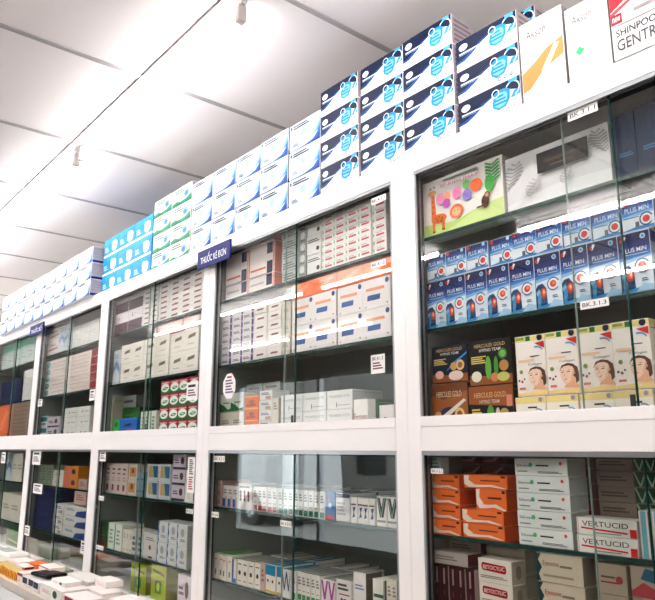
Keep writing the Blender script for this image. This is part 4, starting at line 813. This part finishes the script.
# ------------------------------------------------------------------ shelf tags and notes taped on the glass
def tag_obj(x, z, w, h, text, kindt, label):
    mb = MB(); paper = card('#F4F1EE', .6)
    d = .0006
    if kindt == 'octagon':
        c = .3; pts = [(-.5 + c, -.5), (.5 - c, -.5), (.5, -.5 + c), (.5, .5 - c), (.5 - c, .5), (-.5 + c, .5), (-.5, .5 - c), (-.5, -.5 + c)]
    else: pts = [(-.5, -.5), (.5, -.5), (.5, .5), (-.5, .5)]
    P3 = [(a * w, 0, b * h) for a, b in pts]
    mb.poly(P3, paper); mb.poly([(a, d, b) for a, _, b in P3][::-1], paper)
    for i in range(len(P3)):
        a, b = P3[i], P3[(i + 1) % len(P3)]
        mb.poly([(a[0], d, a[2]), (b[0], d, b[2]), b, a], paper)
    F = lambda a, b, l: (a - w / 2, -l, b - h / 2)
    if kindt == 'tag': dec = [('t', .08, .25, .92, .75, text, '#2A2A2E')]
    elif kindt == 'octagon': dec = [('r', .3, .82, .7, .9, '#C0485A'), ('l', .2, .2, .85, .78, 5, '#8A7A9A')]
    elif kindt == 'list': dec = [('l', .2, .5, .8, .95, 8, '#55525A'), ('l', .2, .08, .8, .46, 6, '#B8605A')]
    else:
        dec = [('l', .14, .2, .86, .62, 3, '#8A6A72')] + ([('t', .12, .70, .88, .9, text, '#3A3A40')] if text else [('r', .14, .72, .8, .86, '#4A4650')])
    decals(mb, dec, F, w, h, None)
    o = mb.build('shelf_tag' if kindt == 'tag' else 'paper_note', None, label=label, category='label' if kindt == 'tag' else 'note')
    o.location = (x, .0068, z)
    return o
NL = {'': 'printed paper note'}
for i, (x, z, w, h, text, kt) in enumerate(TAGS):
    cb = CB[int(math.floor(-x)) + 2] if x < 0 else CB[1]
    lvl = 'upper doors' if z > 1.55 else 'lower doors'
    side = 'left' if (x % 1) < .3 else 'centre' if (x % 1) < .7 else 'right'
    hz = 'high' if (z > 2.1 or 1.4 < z < 1.55) else ('midway' if (1.9 < z or 1.2 < z < 1.4 or 1.75 < z <= 1.9) else 'low')
    if kt == 'tag': lb = 'white tag reading %s, %s %s, %s of %s' % (text, hz, side, lvl, cb)
    elif kt == 'octagon': lb = 'eight sided white paper note on glass of %s' % cb
    elif kt == 'list': lb = 'long narrow printed list taped on %s, %s' % (lvl, cb)
    else: lb = 'small white paper note, %s %s, %s of %s' % (hz, side, lvl, cb)
    tag_obj(x, z, w, h, text, kt, lb)

# purple sticker at the right end of the rail
o = MB().box((0, -.0008, 0), (.09, 0, .036), card('#3E1450')).build('sticker', None, label='purple sticker on the top rail of the rightmost cabinet', category='sticker'); o.location = (.690, -.0002, 2.214)
# ------------------------------------------------------------------ hanging signs
def sign(x, w, z, h, text, label):
    root = empty('hanging_sign', (x, -.022, z), label=label, category='sign', group='navy hanging signs')
    mb = MB(); mb.box((-w / 2, 0, -h / 2), (w / 2, .008, h / 2), card('#1A2278', .5), ch=.001)
    decals(mb, [('t', .11, .24, .89, .80, text, '#F4F4FA')], lambda a, b, l: (a - w / 2, -l, b - h / 2), w, h, None)
    mb.build('sign_board', root)
    MB().cyl((-w * .02, .006, h / 2 - .002), (-w * .02, .018, h / 2 + .045), .0009, card('#C9C9CC'), 6).build('string', root)
    return root
sign(-.937, .232, 2.199, .070, 'THUỐC KÊ ĐƠN', 'navy sign reading THUỐC KÊ ĐƠN hanging at second post')
sign(-2.985, .25, 2.196, .064, 'THUỐC BỔ', 'small far navy hanging sign at the fourth post')
